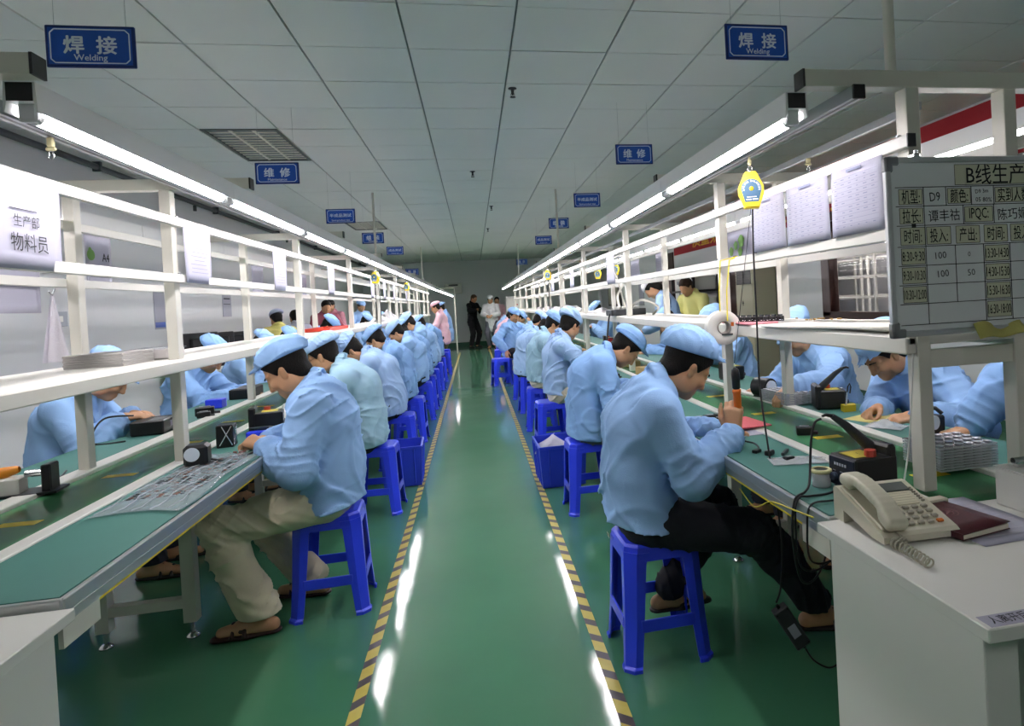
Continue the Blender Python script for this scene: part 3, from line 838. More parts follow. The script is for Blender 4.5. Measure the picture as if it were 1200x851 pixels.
# ceiling light troffers and sprinklers
def troffer(y):
    x0 = OX-3*TS+.01; x1 = x0+TS-.02; y0 = y+.01; y1 = y+2*TS-.01; z = CEIL
    t = thing('ceiling_light', '', 'ceiling light', ((x0+x1)/2, (y0+y1)/2, z), 0, 'unlit louvred ceiling lights')
    hx, hy = (x1-x0)/2, (y1-y0)/2
    MB().box((-hx+.012, 0, .004), (.024, 2*hy, .012)).box((hx-.012, 0, .004), (.024, 2*hy, .012)).box((0, -hy+.012, .004), (2*hx, .024, .012)).box((0, hy-.012, .004), (2*hx, .024, .012)).build('frame', mat('light_frame_grey', '#4e5452', .5), t)
    MB().box((0, 0, .085), (2*hx, 2*hy, .004)).box((-hx, 0, .045), (.004, 2*hy, .08)).box((hx, 0, .045), (.004, 2*hy, .08)).build('reflector', mat('light_reflector', '#e8e6da', .4), t)
    for k in (-1, 0, 1): MB().cyl((k*.18, -hy+.03, .055), (k*.18, hy-.03, .055), .014, 10).build('tube', mat('unlit_tube', '#e2e0d6', .4), t)
    lv = MB()
    for k in range(-1, 2): pass
    for xk in (-.09, .09): lv.box((xk, 0, .022), (.02, 2*hy-.05, .035))
    for j in range(13): lv.box((0, -hy+.05+j*(2*hy-.1)/12, .022), (2*hx-.05, .007, .03))
    lv.build('louvre', mat('louvre_metal', '#dedbcd', .35), t)
    return t
t = troffer(OY+4*TS); t['label'] = 'louvred ceiling light panel above the nearer left maintenance sign'
t = troffer(OY+14*TS); t['label'] = 'far louvred ceiling light panel beside the small assembly sign'
for i, (x, y, lb) in enumerate(((.357, 4.75, 'sprinkler head nearest in the middle of the ceiling'), (.073, 7.69, 'sprinkler head second along the middle of the ceiling'),
                            (.356, 10.4, 'small sprinkler head third along the ceiling'), (.368, 13.4, 'farthest small sprinkler head on the ceiling'), (1.55, 2.05, 'sprinkler head over the near right end beam'))):
    s = MB().lathe([(.03, 0), (.03, -.006), (.012, -.008), (.009, -.04), (.006, -.05)], 14).lathe([(.001, -.062), (.02, -.062), (.02, -.066), (.001, -.067)], 14)
    s.tube([(.009, 0, -.035), (.014, 0, -.05), (.004, 0, -.063)], .002, 6).tube([(-.009, 0, -.035), (-.014, 0, -.05), (-.004, 0, -.063)], .002, 6)
    o = s.build('fire_sprinkler', mat('sprinkler_metal', '#3a3d3e', .4, metal=.5)); o.location = (x, y, CEIL)
    tag(o, lb, 'sprinkler', 'ceiling sprinklers')

# ------------------------------------------------------------------ hanging signs
M_SIGN = mat('sign_blue', '#1d4fae', .3); M_SIGNE = mat('sign_edge', '#152b6c', .35); M_SIGNT = mat('sign_white', '#dce4ef', .4)
def sign(x, y, z, cn, en, label, w_=.30, h_=.158, rot=0.0):
    t = thing('hanging_sign', label, 'sign', (x, y, z), 0, 'blue station signs hung over the lines')
    MB().box((0, 0, 0), (w_, .012, h_), bevel=.003).build('board', M_SIGNE, t)
    f = MB(); f.box((0, -.0068, 0), (w_-.02, .0016, h_-.02)); f.build('face', M_SIGN, t)
    M = plane_M((0, -.0078, 0), (1, 0, 0), (0, 0, 1))
    l = MB(); a, b_ = w_/2-.018, h_/2-.016; c = .014; wd = .0022
    pl_ = [(-a+c, -b_), (a-c, -b_), (a-c, -b_+c), (a, -b_+c), (a, b_-c), (a-c, b_-c), (a-c, b_), (-a+c, b_), (-a+c, b_-c), (-a, b_-c), (-a, -b_+c), (-a+c, -b_+c)]
    pl_ = [(-a+c, -b_), (a-c, -b_), (a, -b_+c), (a, b_-c), (a-c, b_), (-a+c, b_), (-a, b_-c), (-a, -b_+c)]
    for i in range(len(pl_)):
        p, q = Vector(pl_[i]), Vector(pl_[(i+1) % len(pl_)]); d = (q-p).normalized(); nn = Vector((-d.y, d.x))*wd
        l.prism([tuple(p-nn), tuple(q-nn), tuple(q+nn), tuple(p+nn)], 0, .0006, 0, M)
    n = len(cn)
    if n == 2:
        l.text(cn[0], .072, M @ xf((-.055, .005, 0)), 0, weight=.028); l.text(cn[1], .072, M @ xf((.055, .005, 0)), 0, weight=.028)
    else:
        l.text(cn, .205/n, M @ xf((0, .008, 0)), 0, weight=.02, sx=1.1)
    l.text(en, .033 if len(en) < 9 else .026, M @ xf((0, -.046, 0)), 0, weight=.012)
    l.build('lettering', M_SIGNT, t)
    wr_ = MB()
    for s in (-1, 1): MB().cyl((s*(w_/2-.03), 0, h_/2), (s*(w_/2-.03), 0, CEIL-z), .0007, 5).build('hanging_wire', mat('nylon_line', '#8f9795', .4), t)
    return t
XS = {-1: -1.36, 1: 1.31}
SG = [('焊接', 'Welding', 'welding'), ('维修', 'Maintenance', 'maintenance'), ('半成品测试', 'Semi-product test', 'half-finished product test'),
      ('组装', 'Assembly', 'assembly'), ('成品测试', 'Product test', 'finished product test'), ('包装', 'Packing', 'packing')]
SY = {-1: (2.83, 5.24, 7.60, 9.95, 12.69, 16.0), 1: (2.77, 5.07, 7.28, 9.75, 11.95, 17.5)}
SZ = {-1: (2.376, 2.375, 2.375, 2.375, 2.42, 2.20), 1: (2.435, 2.452, 2.438, 2.485, 2.45, 2.42)}
for s in (-1, 1):
    for k in range(6):
        sgn = sign(XS[s], SY[s][k], SZ[s][k], SG[k][0], SG[k][1],
             'blue %s sign hung over the %s assembly line' % (SG[k][2], 'left' if s < 0 else 'right'))
# ------------------------------------------------------------------ the two assembly lines
POSTY = {-1: [1.62]+[3+2*k for k in range(8)]+[18.4], 1: [1.6]+[3+2*k for k in range(9)]}
LEND = {-1: 18.55, 1: 19.6}
G = {1: dict(edge=.835, s0=1.105, s1=1.15, c1=1.465, s2=1.515, e2=1.80, pf=1.187, pb=1.492, near=1.50, rail1=1.697, rail2=1.458, shelf=(1.138, 1.178), light=.875, lz=1.832, beam=.875, lb=1.725, tr=1.015),
     -1: dict(edge=.888, s0=1.183, s1=1.236, c1=1.513, s2=1.585, e2=1.87, pf=1.205, pb=1.55, near=1.597, rail1=1.73, rail2=1.497, shelf=(1.132, 1.168), light=.935, lz=1.845, beam=.885, lb=1.785, tr=1.06)}
SIDE = {1: 'right', -1: 'left'}
def line(s):
    g = G[s]; sd = SIDE[s]; yend = LEND[s]; X = lambda v: s*v
    def bxs(m, a, b, *r, **k): m.bx(min(s*a, s*b), max(s*a, s*b), *r, **k)
    # workbenches either side of the belt
    for nm, a, b, who in (('near', g['edge'], g['s0'], 'aisle'), ('far', g['s2'], g['e2'], 'wall')):
        t = thing('workbench', 'long green-topped workbench on the %s side of the %s line' % (who, sd), 'workbench')
        m = MB(); bxs(m, a+.004, b, g['near'], yend, .722, .742); m.build('tabletop', M_FRAME, t)
        m = MB(); bxs(m, a+.012, b-.001, g['near']+.012, yend, .742, .7475); m.build('mat', M_MAT, t)
        m = MB()
        ed = a if who == 'aisle' else b
        sg = 1 if who == 'aisle' else -1
        bxs(m, ed-.004*sg, ed+.010*sg, g['near'], yend, .714, .747, bevel=.003)
        bxs(m, ed-.001*sg, ed+.006*sg, g['near']+.01, yend, .690, .714, bevel=.002)
        bxs(m, a, b, g['near']-.006, g['near']+.010, .718, .747, bevel=.003)
        m.build('edge_trim', M_ALU, t)
        if who == 'aisle':
            m = MB(); bxs(m, ed+.004, ed+.02, g['near']+.05, yend, .682, .690); m.build('marking_tape', M_YEL, t)
            m = MB(); bxs(m, ed+.002, ed+.012, g['near']+.0, g['near']+.14, .64, .716); m.build('end_bracket', M_FRAME, t)
        for y in POSTY[s]:
            if y < 2: continue
            m = MB(); bxs(m, a+.04, b, y-.02, y+.02, .685, .722); m.build('bracket', M_FRAME, t)
    # conveyor with belt, rails and floor legs
    t = thing('conveyor', 'green belt conveyor running down the middle of the %s line' % sd, 'conveyor')
    m = MB(); x0, x1 = g['s1'], g['c1']
    ry = .03
    prof = [(g['near']+.03+ry-ry*math.sin(a), .708+ry*math.cos(a)) for a in np.linspace(0, PI, 9)]
    pr = [(yend, .738)]+prof+[(yend, .678)]
    vs = []; 
    for xx in (x0, x1):
        for (yy, zz) in pr: vs.append((s*xx, yy, zz))
    n = len(pr); fs = [(i, i+1, n+i+1, n+i) for i in range(n-1)]
    if s < 0: fs = [f[::-1] for f in fs]
    m.add(vs, fs, 0, None, True); m.build('belt', M_BELT, t)
    for (a, b, nm) in ((g['s0'], g['s1'], 0), (g['c1'], g['s2'], 1)):
        m = MB(); bxs(m, a, b, g['near']+.02, yend, .66, .7535, bevel=.003); m.build('rail', M_WHITE, t)
    rs = random.Random(s+5)
    for k in range(30):
        y = (1.745 if s > 0 else 1.70)+.597*k+rs.uniform(-.02, .02)
        if y > yend-.1: break
        xa, xb = g['s1']+.115, g['s1']+.225
        if s < 0: xa, xb = g['s1']+.085, g['s1']+.195
        m = MB().box((s*(xa+xb)/2, y, .7384), (xb-xa, .045, .0010), 0, None, 0, rs.uniform(-.05, .05)); m.build('station_mark', M_YEL, t)
    for y in POSTY[s]:
        yy = y+.05 if y > 2 else y+.12
        for xx in (g['pf']+.02, g['pb']):
            m = MB().box((s*xx, yy, .365), (.05, .05, .59)); m.build('leg', M_FRAME, t)
            MB().cyl((s*xx, yy, .02), (s*xx, yy, .075), .007, 8).lathe([(.001, 0), (.026, 0), (.026, .006), (.012, .018), (.001, .02)], 14, 0, xf((s*xx, yy, .001))).build('levelling_foot', M_STEEL, t)
        m = MB(); bxs(m, g['pf']+.02, g['pb'], yy-.02, yy+.02, .13, .17); m.build('crossbar', M_FRAME, t)
    m = MB(); bxs(m, g['s1'], g['c1'], g['near']+.1, yend, .60, .655); m.build('under_tray', M_GALV, t)
    # frame of posts, rails, shelf and beams
    t = thing('shelf_frame', 'cream metal frame with overhead rails and shelf on the %s line' % sd, 'frame')
    for y in POSTY[s]:
        for xx in (g['pf'], g['pb']):
            m = MB().box((s*xx, y, (.752+g['lz']+.013)/2), (.040, .048, g['lz']+.013-.752), bevel=.002)
            m.build('post', M_FRAME, t)
        a, b = (g['beam'], g['pf']+g['pb']-g['beam'])
        m = MB(); bxs(m, a, b, y-.024, y+.024, g['lz']+.013, g['lz']+.058, bevel=.002); o = m.build('beam', M_FRAME, t)
        m = MB(); bxs(m, a-.006, a, y-.0245, y+.0245, g['lz']+.0125, g['lz']+.0585); m.build('end_cap', M_BLACK, o); m = MB(); bxs(m, b, b+.006, y-.0245, y+.0245, g['lz']+.0125, g['lz']+.0585); m.build('end_cap', M_BLACK, o)
        m = MB(); bxs(m, g['pf'], g['pb'], y-.016, y+.016, g['shelf'][0]-.035, g['shelf'][0]-.004); m.build('shelf_bracket', M_FRAME, t)
    ya = POSTY[s][0]
    for xx, sg in ((g['pf']-.031, 1), (g['pb']+.031, 2)):
        for z in (g['rail1'], g['rail2']):
            m = MB().bx(s*xx-.012, s*xx+.012, ya-.05, POSTY[s][-1]+.05, z-.017, z+.017, bevel=.002); m.build('rail', M_WHITE, t)
    for xx in ((g['pf']-.031), (g['pb']+.031)):
        for z in (g['rail1'], g['rail2']):
            m = MB().bx(s*xx-.0125, s*xx+.0125, ya-.054, ya-.05, z-.0175, z+.0175); m.build('end_cap', M_DARK, t)
        m = MB()
        for y in POSTY[s]:
            for z in (g['rail1'], g['rail2']):
                m.cyl((s*(xx), y, z+.017), (s*(xx), y, z+.024), .007, 8)
        m.build('bolt', M_GALV, t)
    z0, z1 = g['shelf']
    m = MB(); bxs(m, g['pf']-.045, g['pb']+.03, ya-.02, POSTY[s][-1], z0+.012, z1, bevel=.004)
    o = m.build('shelf', M_WHITE, t)
    m = MB(); bxs(m, g['pf']-.052, g['pf']-.02, ya-.02, POSTY[s][-1], z0-.012, z1-.004, bevel=.004); bxs(m, g['pb']+.012, g['pb']+.04, ya-.02, POSTY[s][-1], z0-.012, z1-.004, bevel=.004); m.build('shelf_edge', M_FRAME, o)
    pls = [(POSTY[s][0], g['pf']-.045)] + ([(9.0, g['pf'])] if True else [])
    for y, xx in pls + ([(17.0, g['pf'])]):
        MB().cyl((s*xx, y, g['lz']+.056), (s*xx, y, CEIL), .015, 10).build('ceiling_pole', M_FRAME, t)
    # slide rail the tools hang from
    m = MB(); bxs(m, g['tr']-.016, g['tr']+.016, ya-.04, POSTY[s][-1]+.3, g['lz']-.022, g['lz']+.011, 0)
    bxs(m, g['tr']-.005, g['tr']+.005, ya-.0401, POSTY[s][-1]+.3, g['lz']-.0225, g['lz']-.015, 1)
    r = thing('tool_rail', 'grey slide rail under the beams of the %s line for hanging tools' % sd, 'rail')
    m.build('channel', [M_GALV, M_BLACK], r)
    MB().box((s*g['tr'], ya-.043, g['lz']-.006), (.036, .008, .038), bevel=.002).build('end_cap', M_BLACK, r)
for s in (-1, 1): line(s)

# ------------------------------------------------------------------ fluorescent fittings
M_TUBE = mat('lit_tube', '#ffffff', .4, emit='#fff8fb', estr=TUBE_E)
M_HOUS = mat('white_enamel', '#d8d9d9', .28)
M_SOCK = mat('lamp_holder', '#c7c9cb', .4)
def make_fitting():
    t = thing('light_fitting', '', 'light')
    m = MB()
    pts = [(-.033, -.045), (-.030, .020), (.030, .020), (.033, -.045), (.030, -.045), (.026, -.022), (-.026, -.022), (-.030, -.045)]
    m.prism([(x, z) for x, z in pts][::-1], -.598, .598, 0, Matrix(((1, 0, 0, 0), (0, 0, -1, 0), (0, 1, 0, 0), (0, 0, 0, 1))))
    m.build('housing', M_HOUS, t)
    MB().cyl((0, -.545, -.044), (0, .545, -.044), .0165, 12).build('tube', M_TUBE, t)
    for sy in (-1, 1):
        h = MB().box((0, sy*.566, -.034), (.036, .022, .052), bevel=.004).cyl((0, sy*.556, -.044), (0, sy*.545, -.044), .0180, 12)
        h.build('lamp_holder', M_SOCK, t)
        MB().box((0, sy*.5985, -.002), (.050, .003, .040)).build('end_plate', M_BLACK, t)
    return t
fit0 = None
for s in (-1, 1):
    g = G[s]
    for which, xx in (('aisle', g['light']), ('wall', g['lb'])):
        n = 14 if s < 0 else 15
        for k in range(n):
            y = (1.605 if s > 0 else 1.625)+.62+1.2*k
            if fit0 is None: o = fit0 = make_fitting()
            else: o = copy_tree(fit0)
            o.location = (s*xx, y, g['lz']-.0075)
            o['label'] = '%s lit fluorescent fitting from the near end, %s side of the %s line' % (ORD[k], which, SIDE[s])
            o['group'] = 'lit fittings on the %s side of the %s line' % (which, SIDE[s])
fit_ord = ['nearest', 'second', 'third', 'fourth', 'fifth', 'sixth']
# ------------------------------------------------------------------ stools
def make_stool():
    t = thing('plastic_stool', '', 'stool')
    H = .44
    def octa(h, c, z): return [(-h+c, -h, z), (h-c, -h, z), (h, -h+c, z), (h, h-c, z), (h-c, h, z), (-h+c, h, z), (-h, h-c, z), (-h, -h+c, z)]
    m = MB()
    rings = [octa(.108, .03, H), octa(.128, .036, H-.003), octa(.136, .040, H-.012), octa(.143, .044, H-.060), octa(.139, .042, H-.060), octa(.131, .039, H-.014), octa(.10, .03, H-.006)]
    vs = sum(rings, []); fs = []
    for i in range(len(rings)-1):
        for j in range(8): fs.append((i*8+j, (i+1)*8+j, (i+1)*8+(j+1) % 8, i*8+(j+1) % 8))
    fs += [tuple(range(8)), tuple(range(48, 56))[::-1]]
    m.add(vs, fs)
    m.lathe([(.018, H+.0001), (.021, H+.0008), (.024, H-.0005)], 14)
    m.build('seat', M_BLUEP, t)
    for sx in (-1, 1):
        for sy in (-1, 1):
            def prof(o, a, th, ch, z):
                P = [(o-ch, o), (o-a, o), (o-a, o-th), (o-ch-th*.4, o-th), (o-th, o-ch-th*.4), (o-th, o-a), (o, o-a), (o, o-ch)]
                return [(x*sx, y*sy, z) for x, y in P]
            secs = [prof(.1405, .085, .007, .040, H-.03), prof(.1425, .074, .007, .038, H-.07), prof(.152, .062, .007, .034, .15), prof(.161, .056, .007, .030, .02), prof(.168, .060, .010, .030, .012), prof(.168, .060, .010, .030, 0)]
            vs = sum(secs, []); fs = []
            for i in range(len(secs)-1):
                for j in range(8):
                    q = (i*8+j, i*8+(j+1) % 8, (i+1)*8+(j+1) % 8, (i+1)*8+j)
                    fs.append(q if sx*sy < 0 else q[::-1])
            e1, e2 = tuple(range(8)), tuple(range(40, 48))
            fs += [e1, e2]
            MB().add(vs, fs).build('leg', M_BLUEP, t)
    for ax in (0, 1):
        for s_ in (-1, 1):
            z = .155
            m = MB()
            if ax: m.box((s_*.1495, 0, z), (.008, .20, .044), bevel=.002)
            else: m.box((0, s_*.1495, z), (.20, .008, .044), bevel=.002)
            m.build('brace', M_BLUEP, t)
    return t
STOOL = make_stool()
STN = [0]
def stool(x, y, rz, label, group='blue plastic stools at the benches'):
    o = STOOL if STN[0] == 0 else copy_tree(STOOL)
    STN[0] += 1
    o.location = (x, y, 0); o.rotation_euler = (0, 0, rz); o['label'] = label; o['group'] = group
    return o
def sticker(x, y, z, rz, ry, label, w=.035, h=.016):
    t = MB().box((0, 0, 0), (.0008, w, h)).build('asset_sticker', mat('sticker_cream', '#d8d6b4', .6))
    t.location = (x, y, z); t.rotation_euler = (0, ry, rz); tag(t, label, 'sticker')
    MB().box((-.0006, .008, .001), (.0004, .008, .007)).box((-.0006, -.006, .001), (.0004, .012, .007)).build('printing', M_INKD, t)

COATS = [('coat_blue', '#93b8e6'), ('coat_teal', '#a1c5da'), ('coat_pale', '#a3c2ea'), ('coat_mid', '#88b0e3')]
PINK = ('coat_pink', '#ecc0cb'); WHITE_C = ('coat_white', '#e4e2e6')

# the man in front on the right, holding up the electric screwdriver
P = make_person(label='man in blue coat and cap on the nearest right stool, raising an orange screwdriver', seed=3, near=2,
    back=(-8, 6, 30), neck=62, head=(38, 8, 4), coat=COATS[0], trousers=('black_denim', '#1b1d26'), coat_w=1.06, cap_tilt=-24, cap_puff=1.35,
    hand_r=(.345, -.11, .83), hdir_r=(.1, .12, 1), palm_r=(.5, .9, .15), curl_r=(.75, .8, .9, 1.0), thumb_r=.35, pole_r=(-.5, -.35, -.9),
    hand_l=(.40, .13, .79), hdir_l=(.85, -.5, -.15), palm_l=(0, -.4, -1), curl_l=.6,
    foot_r=(.66, -.10), foot_l=(.12, .15), ankle_dz=(.03, .06), knee_out=.3, shoe=('#231d1b', 'sandal'), coat_hem=.505)
place(P, .585, 2.41, -.02); P.scale = (.96,)*3; R1 = P
stool(.615, 2.41, .03, 'blue plastic stool under the nearest right-hand man with the screwdriver')
# second man on the right, head bowed low over tweezers
P = make_person(label='man in blue coat bowed low over his tweezers on the second right stool', seed=8, near=2,
    back=(-4, 8, 40), neck=78, head=(54, 2, 0), coat=COATS[3], trousers=('plaid_grey', '#6d6f80'), coat_w=1.08, cap_tilt=-16, cap_puff=1.25,
    hand_r=(.27, -.07, .775), hdir_r=(.95, .5, .12), palm_r=(.2, .6, -.8), curl_r=(.55, .8, .9, .95), thumb_r=.7, pole_r=(-.4, -.8, -.7),
    hand_l=(.30, .08, .775), hdir_l=(.9, -.5, .1), palm_l=(.1, -.6, -.8), curl_l=.6, foot_r=(.40, -.12), foot_l=(.38, .14), shoe=('#231d1b', 'sandal'))
place(P, .69, 4.15, -.04); P.scale = (.96,)*3; R2 = P
stool(.67, 4.15, .02, 'blue plastic stool of the second man on the right, white label on its edge')
# first man on the left, beige trousers
P = make_person(label='man in blue coat and beige trousers on the nearest left stool', seed=12, near=2,
    back=(-6, 2, 16), neck=52, head=(35, 0, 0), coat=COATS[0], trousers=('khaki', '#d2c6ab'), coat_w=1.12, cap_tilt=-16, cap_puff=1.25,
    hand_l=(.235, .10, .795), hdir_l=(.9, -.35, .35), palm_l=(.1, -.5, -.8), curl_l=(.7, .85, .95, 1.0), thumb_l=.6, pole_l=(-.2, .55, -1),
    hand_r=(.27, -.05, .80), hdir_r=(.8, .6, .1), palm_r=(0, .5, -.9), curl_r=.6, foot_l=(.26, .19), foot_r=(.14, -.16), shoe=('#2a1512', 'sandal'), coat_hem=.485, hemw=.082)
place(P, -.685, 3.16, PI-.05); P.scale = (.96,)*3; L1 = P
stool(-.69, 3.19, .05, 'blue plastic stool under the nearest left-hand man in beige trousers')
# second on the left, pale teal coat, glasses
P = make_person(label='man in pale teal coat and spectacles, second stool of the left row', seed=21, near=2,
    back=(-4, 8, 38), neck=60, head=(24, -4, 0), coat=COATS[1], trousers=('black', '#17161a'), coat_w=1.1, cap_tilt=-2, cap_puff=1.15, bill=1.1, glasses=True,
    hand_l=(.36, .08, .81), hand_r=(.36, -.08, .81), pole_l=(-.4, .7, -.8), capc=COATS[2], foot_l=(.36, .12), foot_r=(.36, -.12))
place(P, -.75, 4.55, PI); P.scale = (.96,)*3; L2 = P
stool(-.69, 4.6, -.03, 'blue plastic stool of the man in the pale teal coat')

def worker(x, y, rz, label, base=None, group=None, scale=None, **k):
    if base is None:
        o = make_person(label=label, **k)
    else:
        o = copy_tree(base); o['label'] = label
        if 'group' in o: del o['group']
    o.location = (x, y, 0); o.rotation_euler = (0, 0, rz); scale = scale or (1.0 if k.get('standing') else .96); o.scale = (scale,)*3
    if group: o['group'] = group
    return o
GL, GR, GWL, GWR = 'seated workers in the left row on the aisle', 'seated workers in the right row on the aisle', 'workers on the wall side of the left line', 'workers on the wall side of the right line'
for o in (L1, L2): o['group'] = GL
for o in (R1, R2): o['group'] = GR
V1 = worker(-.74, 5.8, PI-.1, 'worker third in the left row, pale round cap, back bowed', seed=31, near=2, back=(-2, 14, 44), neck=70, head=(50, 14, 0), coat=COATS[2], capstyle='cap', cap_puff=1.25, bill=.5, group=GL)
V2 = worker(-.73, 6.85, PI+.03, 'worker fourth in the left row, face bent close to the bench', seed=44, near=2, back=(-4, 10, 36), neck=66, head=(40, -10, 0), coat=COATS[3], capc=COATS[0], cap_puff=1.1, group=GL)
V3 = worker(-.70, 8.15, PI-.05, 'worker fifth in the left row, small pale cap', seed=51, near=1, back=(-4, 8, 30), neck=58, head=(44, 10, 0), coat=COATS[0], capc=COATS[2], cap_puff=1.2, bill=.6, group=GL)
worker(-.70, 8.95, PI+.1, 'worker sixth in the left row, cap turned to the belt', V2, GL)
worker(-.70, 9.85, PI, 'worker seventh in the left row, behind the worker with turned cap', V3, GL, 1.02)
worker(-.70, 11.0, PI-.06, 'worker eighth in the left row, bowed back', V1, GL)
worker(-.70, 12.15, PI+.05, 'worker ninth in the left row beside the standing woman in pink', V2, GL, .98)
for k, y in enumerate((5.85, 6.9, 8.2, 9.0, 9.9, 11.05, 12.2)):
    stool(-.68, y, .04*(-1)**k, '%s blue plastic stool along the left row from the camera' % ('third', 'fourth', 'fifth', 'sixth', 'seventh', 'eighth', 'ninth')[k])
stool(-.66, 13.5, .1, 'blue plastic stool by the standing woman in the pink coat'); stool(-.68, 14.4, 0, 'farthest blue plastic stool of the left row')
# right row
W1_ = worker(.71, 5.9, .04, 'worker third in the right row, big pale cap, cream top below the coat', seed=63, near=2, back=(-6, 4, 18), neck=42, head=(28, 30, 0), coat=COATS[2], trousers=('cream', '#cfc8b4'), coat_hem=.515, cap_puff=1.45, bill=.35, group=GR)
W2_ = worker(.65, 6.95, 0, 'worker fourth in the right row, cap over dark hair, cream hem', seed=71, near=2, back=(-6, 6, 26), neck=50, head=(30, -14, 0), coat=COATS[1], trousers=('cream', '#cfc8b4'), coat_hem=.515, capc=COATS[0], cap_puff=1.2, bill=.5, group=GR)
worker(.58, 8.1, .1, 'worker fifth in the right row, round pale cap', V1, GR)
worker(.68, 9.3, -.05, 'worker sixth in the right row, mostly behind the others', V3, GR)
for k, y in enumerate((5.9, 6.95, 8.1, 9.3)):
    stool(.64, y, .05*(-1)**k, '%s blue plastic stool along the right row from the camera' % ('third', 'fourth', 'fifth', 'sixth')[k])
# standing people
SB = worker(.60, 11.35, -.75, 'worker in a long blue coat perched sideways in the right row, hand on a stool', seed=80, near=1, back=(2, 4, 10), neck=22, head=(16, -20, 0), coat=COATS[3], trousers=('black', '#17161a'), coat_hem=.40, coat_w=1.08,
    hand_r=(.12, -.30, .58), hdir_r=(.3, -.2, -1), palm_r=(0, 1, 0), curl_r=.3, hand_l=(.30, .14, .98), hdir_l=(.2, 0, 1), palm_l=(-1, 0, 0), foot_r=(.30, -.1), foot_l=(.34, .11), shoe=('#1b1a1c', 'shoe'))
stool(.62, 11.37, .1, 'blue plastic stool under the perched worker in the long coat')
stool(.40, 11.05, .2, 'blue plastic stool in the aisle held by the perched worker')
SP = worker(-.62, 13.9, PI, 'woman standing in a pink coat and pink peaked cap at the left row', seed=85, near=1, standing=True, back=(4, 8, 14), neck=30, head=(22, 0, 0), coat=PINK, trousers=('black', '#17161a'), coat_len=.14,
    hand_r=(.36, -.1, .95), hdir_r=(1, .2, -.2), hand_l=(.36, .1, .95), hdir_l=(1, -.2, -.2), foot_r=(.02, -.1), foot_l=(.0, .1), scale=.88, bill=1.3)
worker(-.58, 15.0, PI+.1, 'worker standing in blue behind the woman in pink', seed=88, near=0, standing=True, back=(4, 8, 12), neck=28, head=(20, 0, 0), coat=COATS[0], trousers=('olive', '#5a5a3c'), coat_len=.14,
    hand_r=(.34, -.12, .95), hand_l=(.34, .12, .95), foot_r=(.0, -.1), foot_l=(.02, .1), scale=.87)
worker(.50, 14.4, .1, 'worker in pink coat bending over the far right bench', seed=90, near=0, standing=False, back=(10, 26, 40), neck=50, head=(40, 0, 0), coat=PINK, group=GR)
stool(.58, 14.4, .1, 'far blue plastic stool under the worker bending in pink'); stool(.50, 13.2, .0, 'far blue plastic stool beyond the perched worker')
worker(.67, 13.2, .0, 'worker in blue between the perched worker and the pink coat', V2, GR)
worker(.62, 15.6, .0, 'farthest seated worker in blue on the right row', V3, GR)
# far end: photographer in black and visitors
MB_ = worker(-.05, 21.2, -.7, 'man in black shirt and trousers holding a camera at the far wall', seed=95, near=1, standing=True, back=(2, 3, 6), neck=18, head=(20, 0, 0), coat=('shirt_black', '#15161a'), trousers=('black', '#131419'), cap=False, hairc='#4a3a2a', coat_w=.92, collar=True,
    hand_r=(.24, -.10, 1.17), hdir_r=(.7, .6, .1), palm_r=(0, 1, 0), pole_r=(-.5, -1, .25), hand_l=(.28, .08, 1.15), hdir_l=(.8, -.4, .1), palm_l=(0, -1, 0), coat_len=.12, foot_r=(.0, -.13), foot_l=(.02, .13), shoe=('#151517', 'shoe'), scale=1.02)
worker(.52, 20.5, -PI/2-.2, 'woman in white coat and white cap standing beside the man in black', seed=97, near=0, standing=True, back=(2, 4, 6), neck=16, head=(16, 10, 0), coat=WHITE_C, trousers=('grey', '#5c5f68'), coat_len=.25,
    hand_r=(.3, -.08, 1.05), hand_l=(.3, .08, 1.05), foot_r=(0, -.1), foot_l=(0, .1), scale=.97)
worker(.72, 20.9, -PI/2, 'dark-haired person in pink standing at the far end behind the right row', seed=99, near=0, standing=True, back=(2, 4, 6), neck=16, head=(10, 0, 0), coat=PINK, trousers=('grey', '#5c5f68'), cap=False,
    hand_r=(.2, -.15, .95), hand_l=(.2, .15, .95), foot_r=(0, -.1), foot_l=(0, .1), scale=.95)
cmr = MB().box((0, 0, 0), (.07, .13, .09), bevel=.012).cyl((.035, 0, 0), (.09, 0, 0), .035, 16).box((-.01, 0, .055), (.045, .05, .03), bevel=.006)
o = cmr.build('camera', M_BLACK); o.location = (.21, 20.98, 1.21); o.rotation_euler = (0, .1, -.7); tag(o, 'black camera in the hands of the man in black', 'camera')
# wall side of the left line (facing the belt)
B1 = worker(-2.12, 3.90, .1, 'worker behind the left line nearest the camera, hands on a black soldering unit', seed=102, near=2, back=(-4, 10, 30), neck=58, head=(38, 0, 0), coat=COATS[0], group=GWL, coat_w=1.06,
    hand_r=(.29, -.06, .87), hdir_r=(.9, .3, .05), palm_r=(0, .3, -1), hand_l=(.29, .10, .87), hdir_l=(.9, -.3, 0))
B2 = worker(-2.12, 5.35, -.1, 'worker behind the left line between the first two posts, collar open', seed=107, near=2, back=(-2, 10, 28), neck=50, head=(44, -8, 0), coat=COATS[3], group=GWL,
    hand_r=(.46, -.08, .80), hand_l=(.46, .08, .80))
worker(-2.12, 6.5, .1, 'worker behind the left line reaching forward past the second post', B1, GWL)
worker(-2.10, 7.3, 0, 'worker behind the left line hidden by the front row, third post', B2, GWL)
worker(-2.12, 9.3, .05, 'worker behind the left line, blue cap just above the shelf', B2, GWL, 1.04)
worker(-2.12, 12.4, -.05, 'worker far behind the left line beside the hanging cords', B1, GWL, 1.03)
worker(-2.10, 14.3, -.05, 'worker farthest behind the left line', B2, GWL, 1.03)
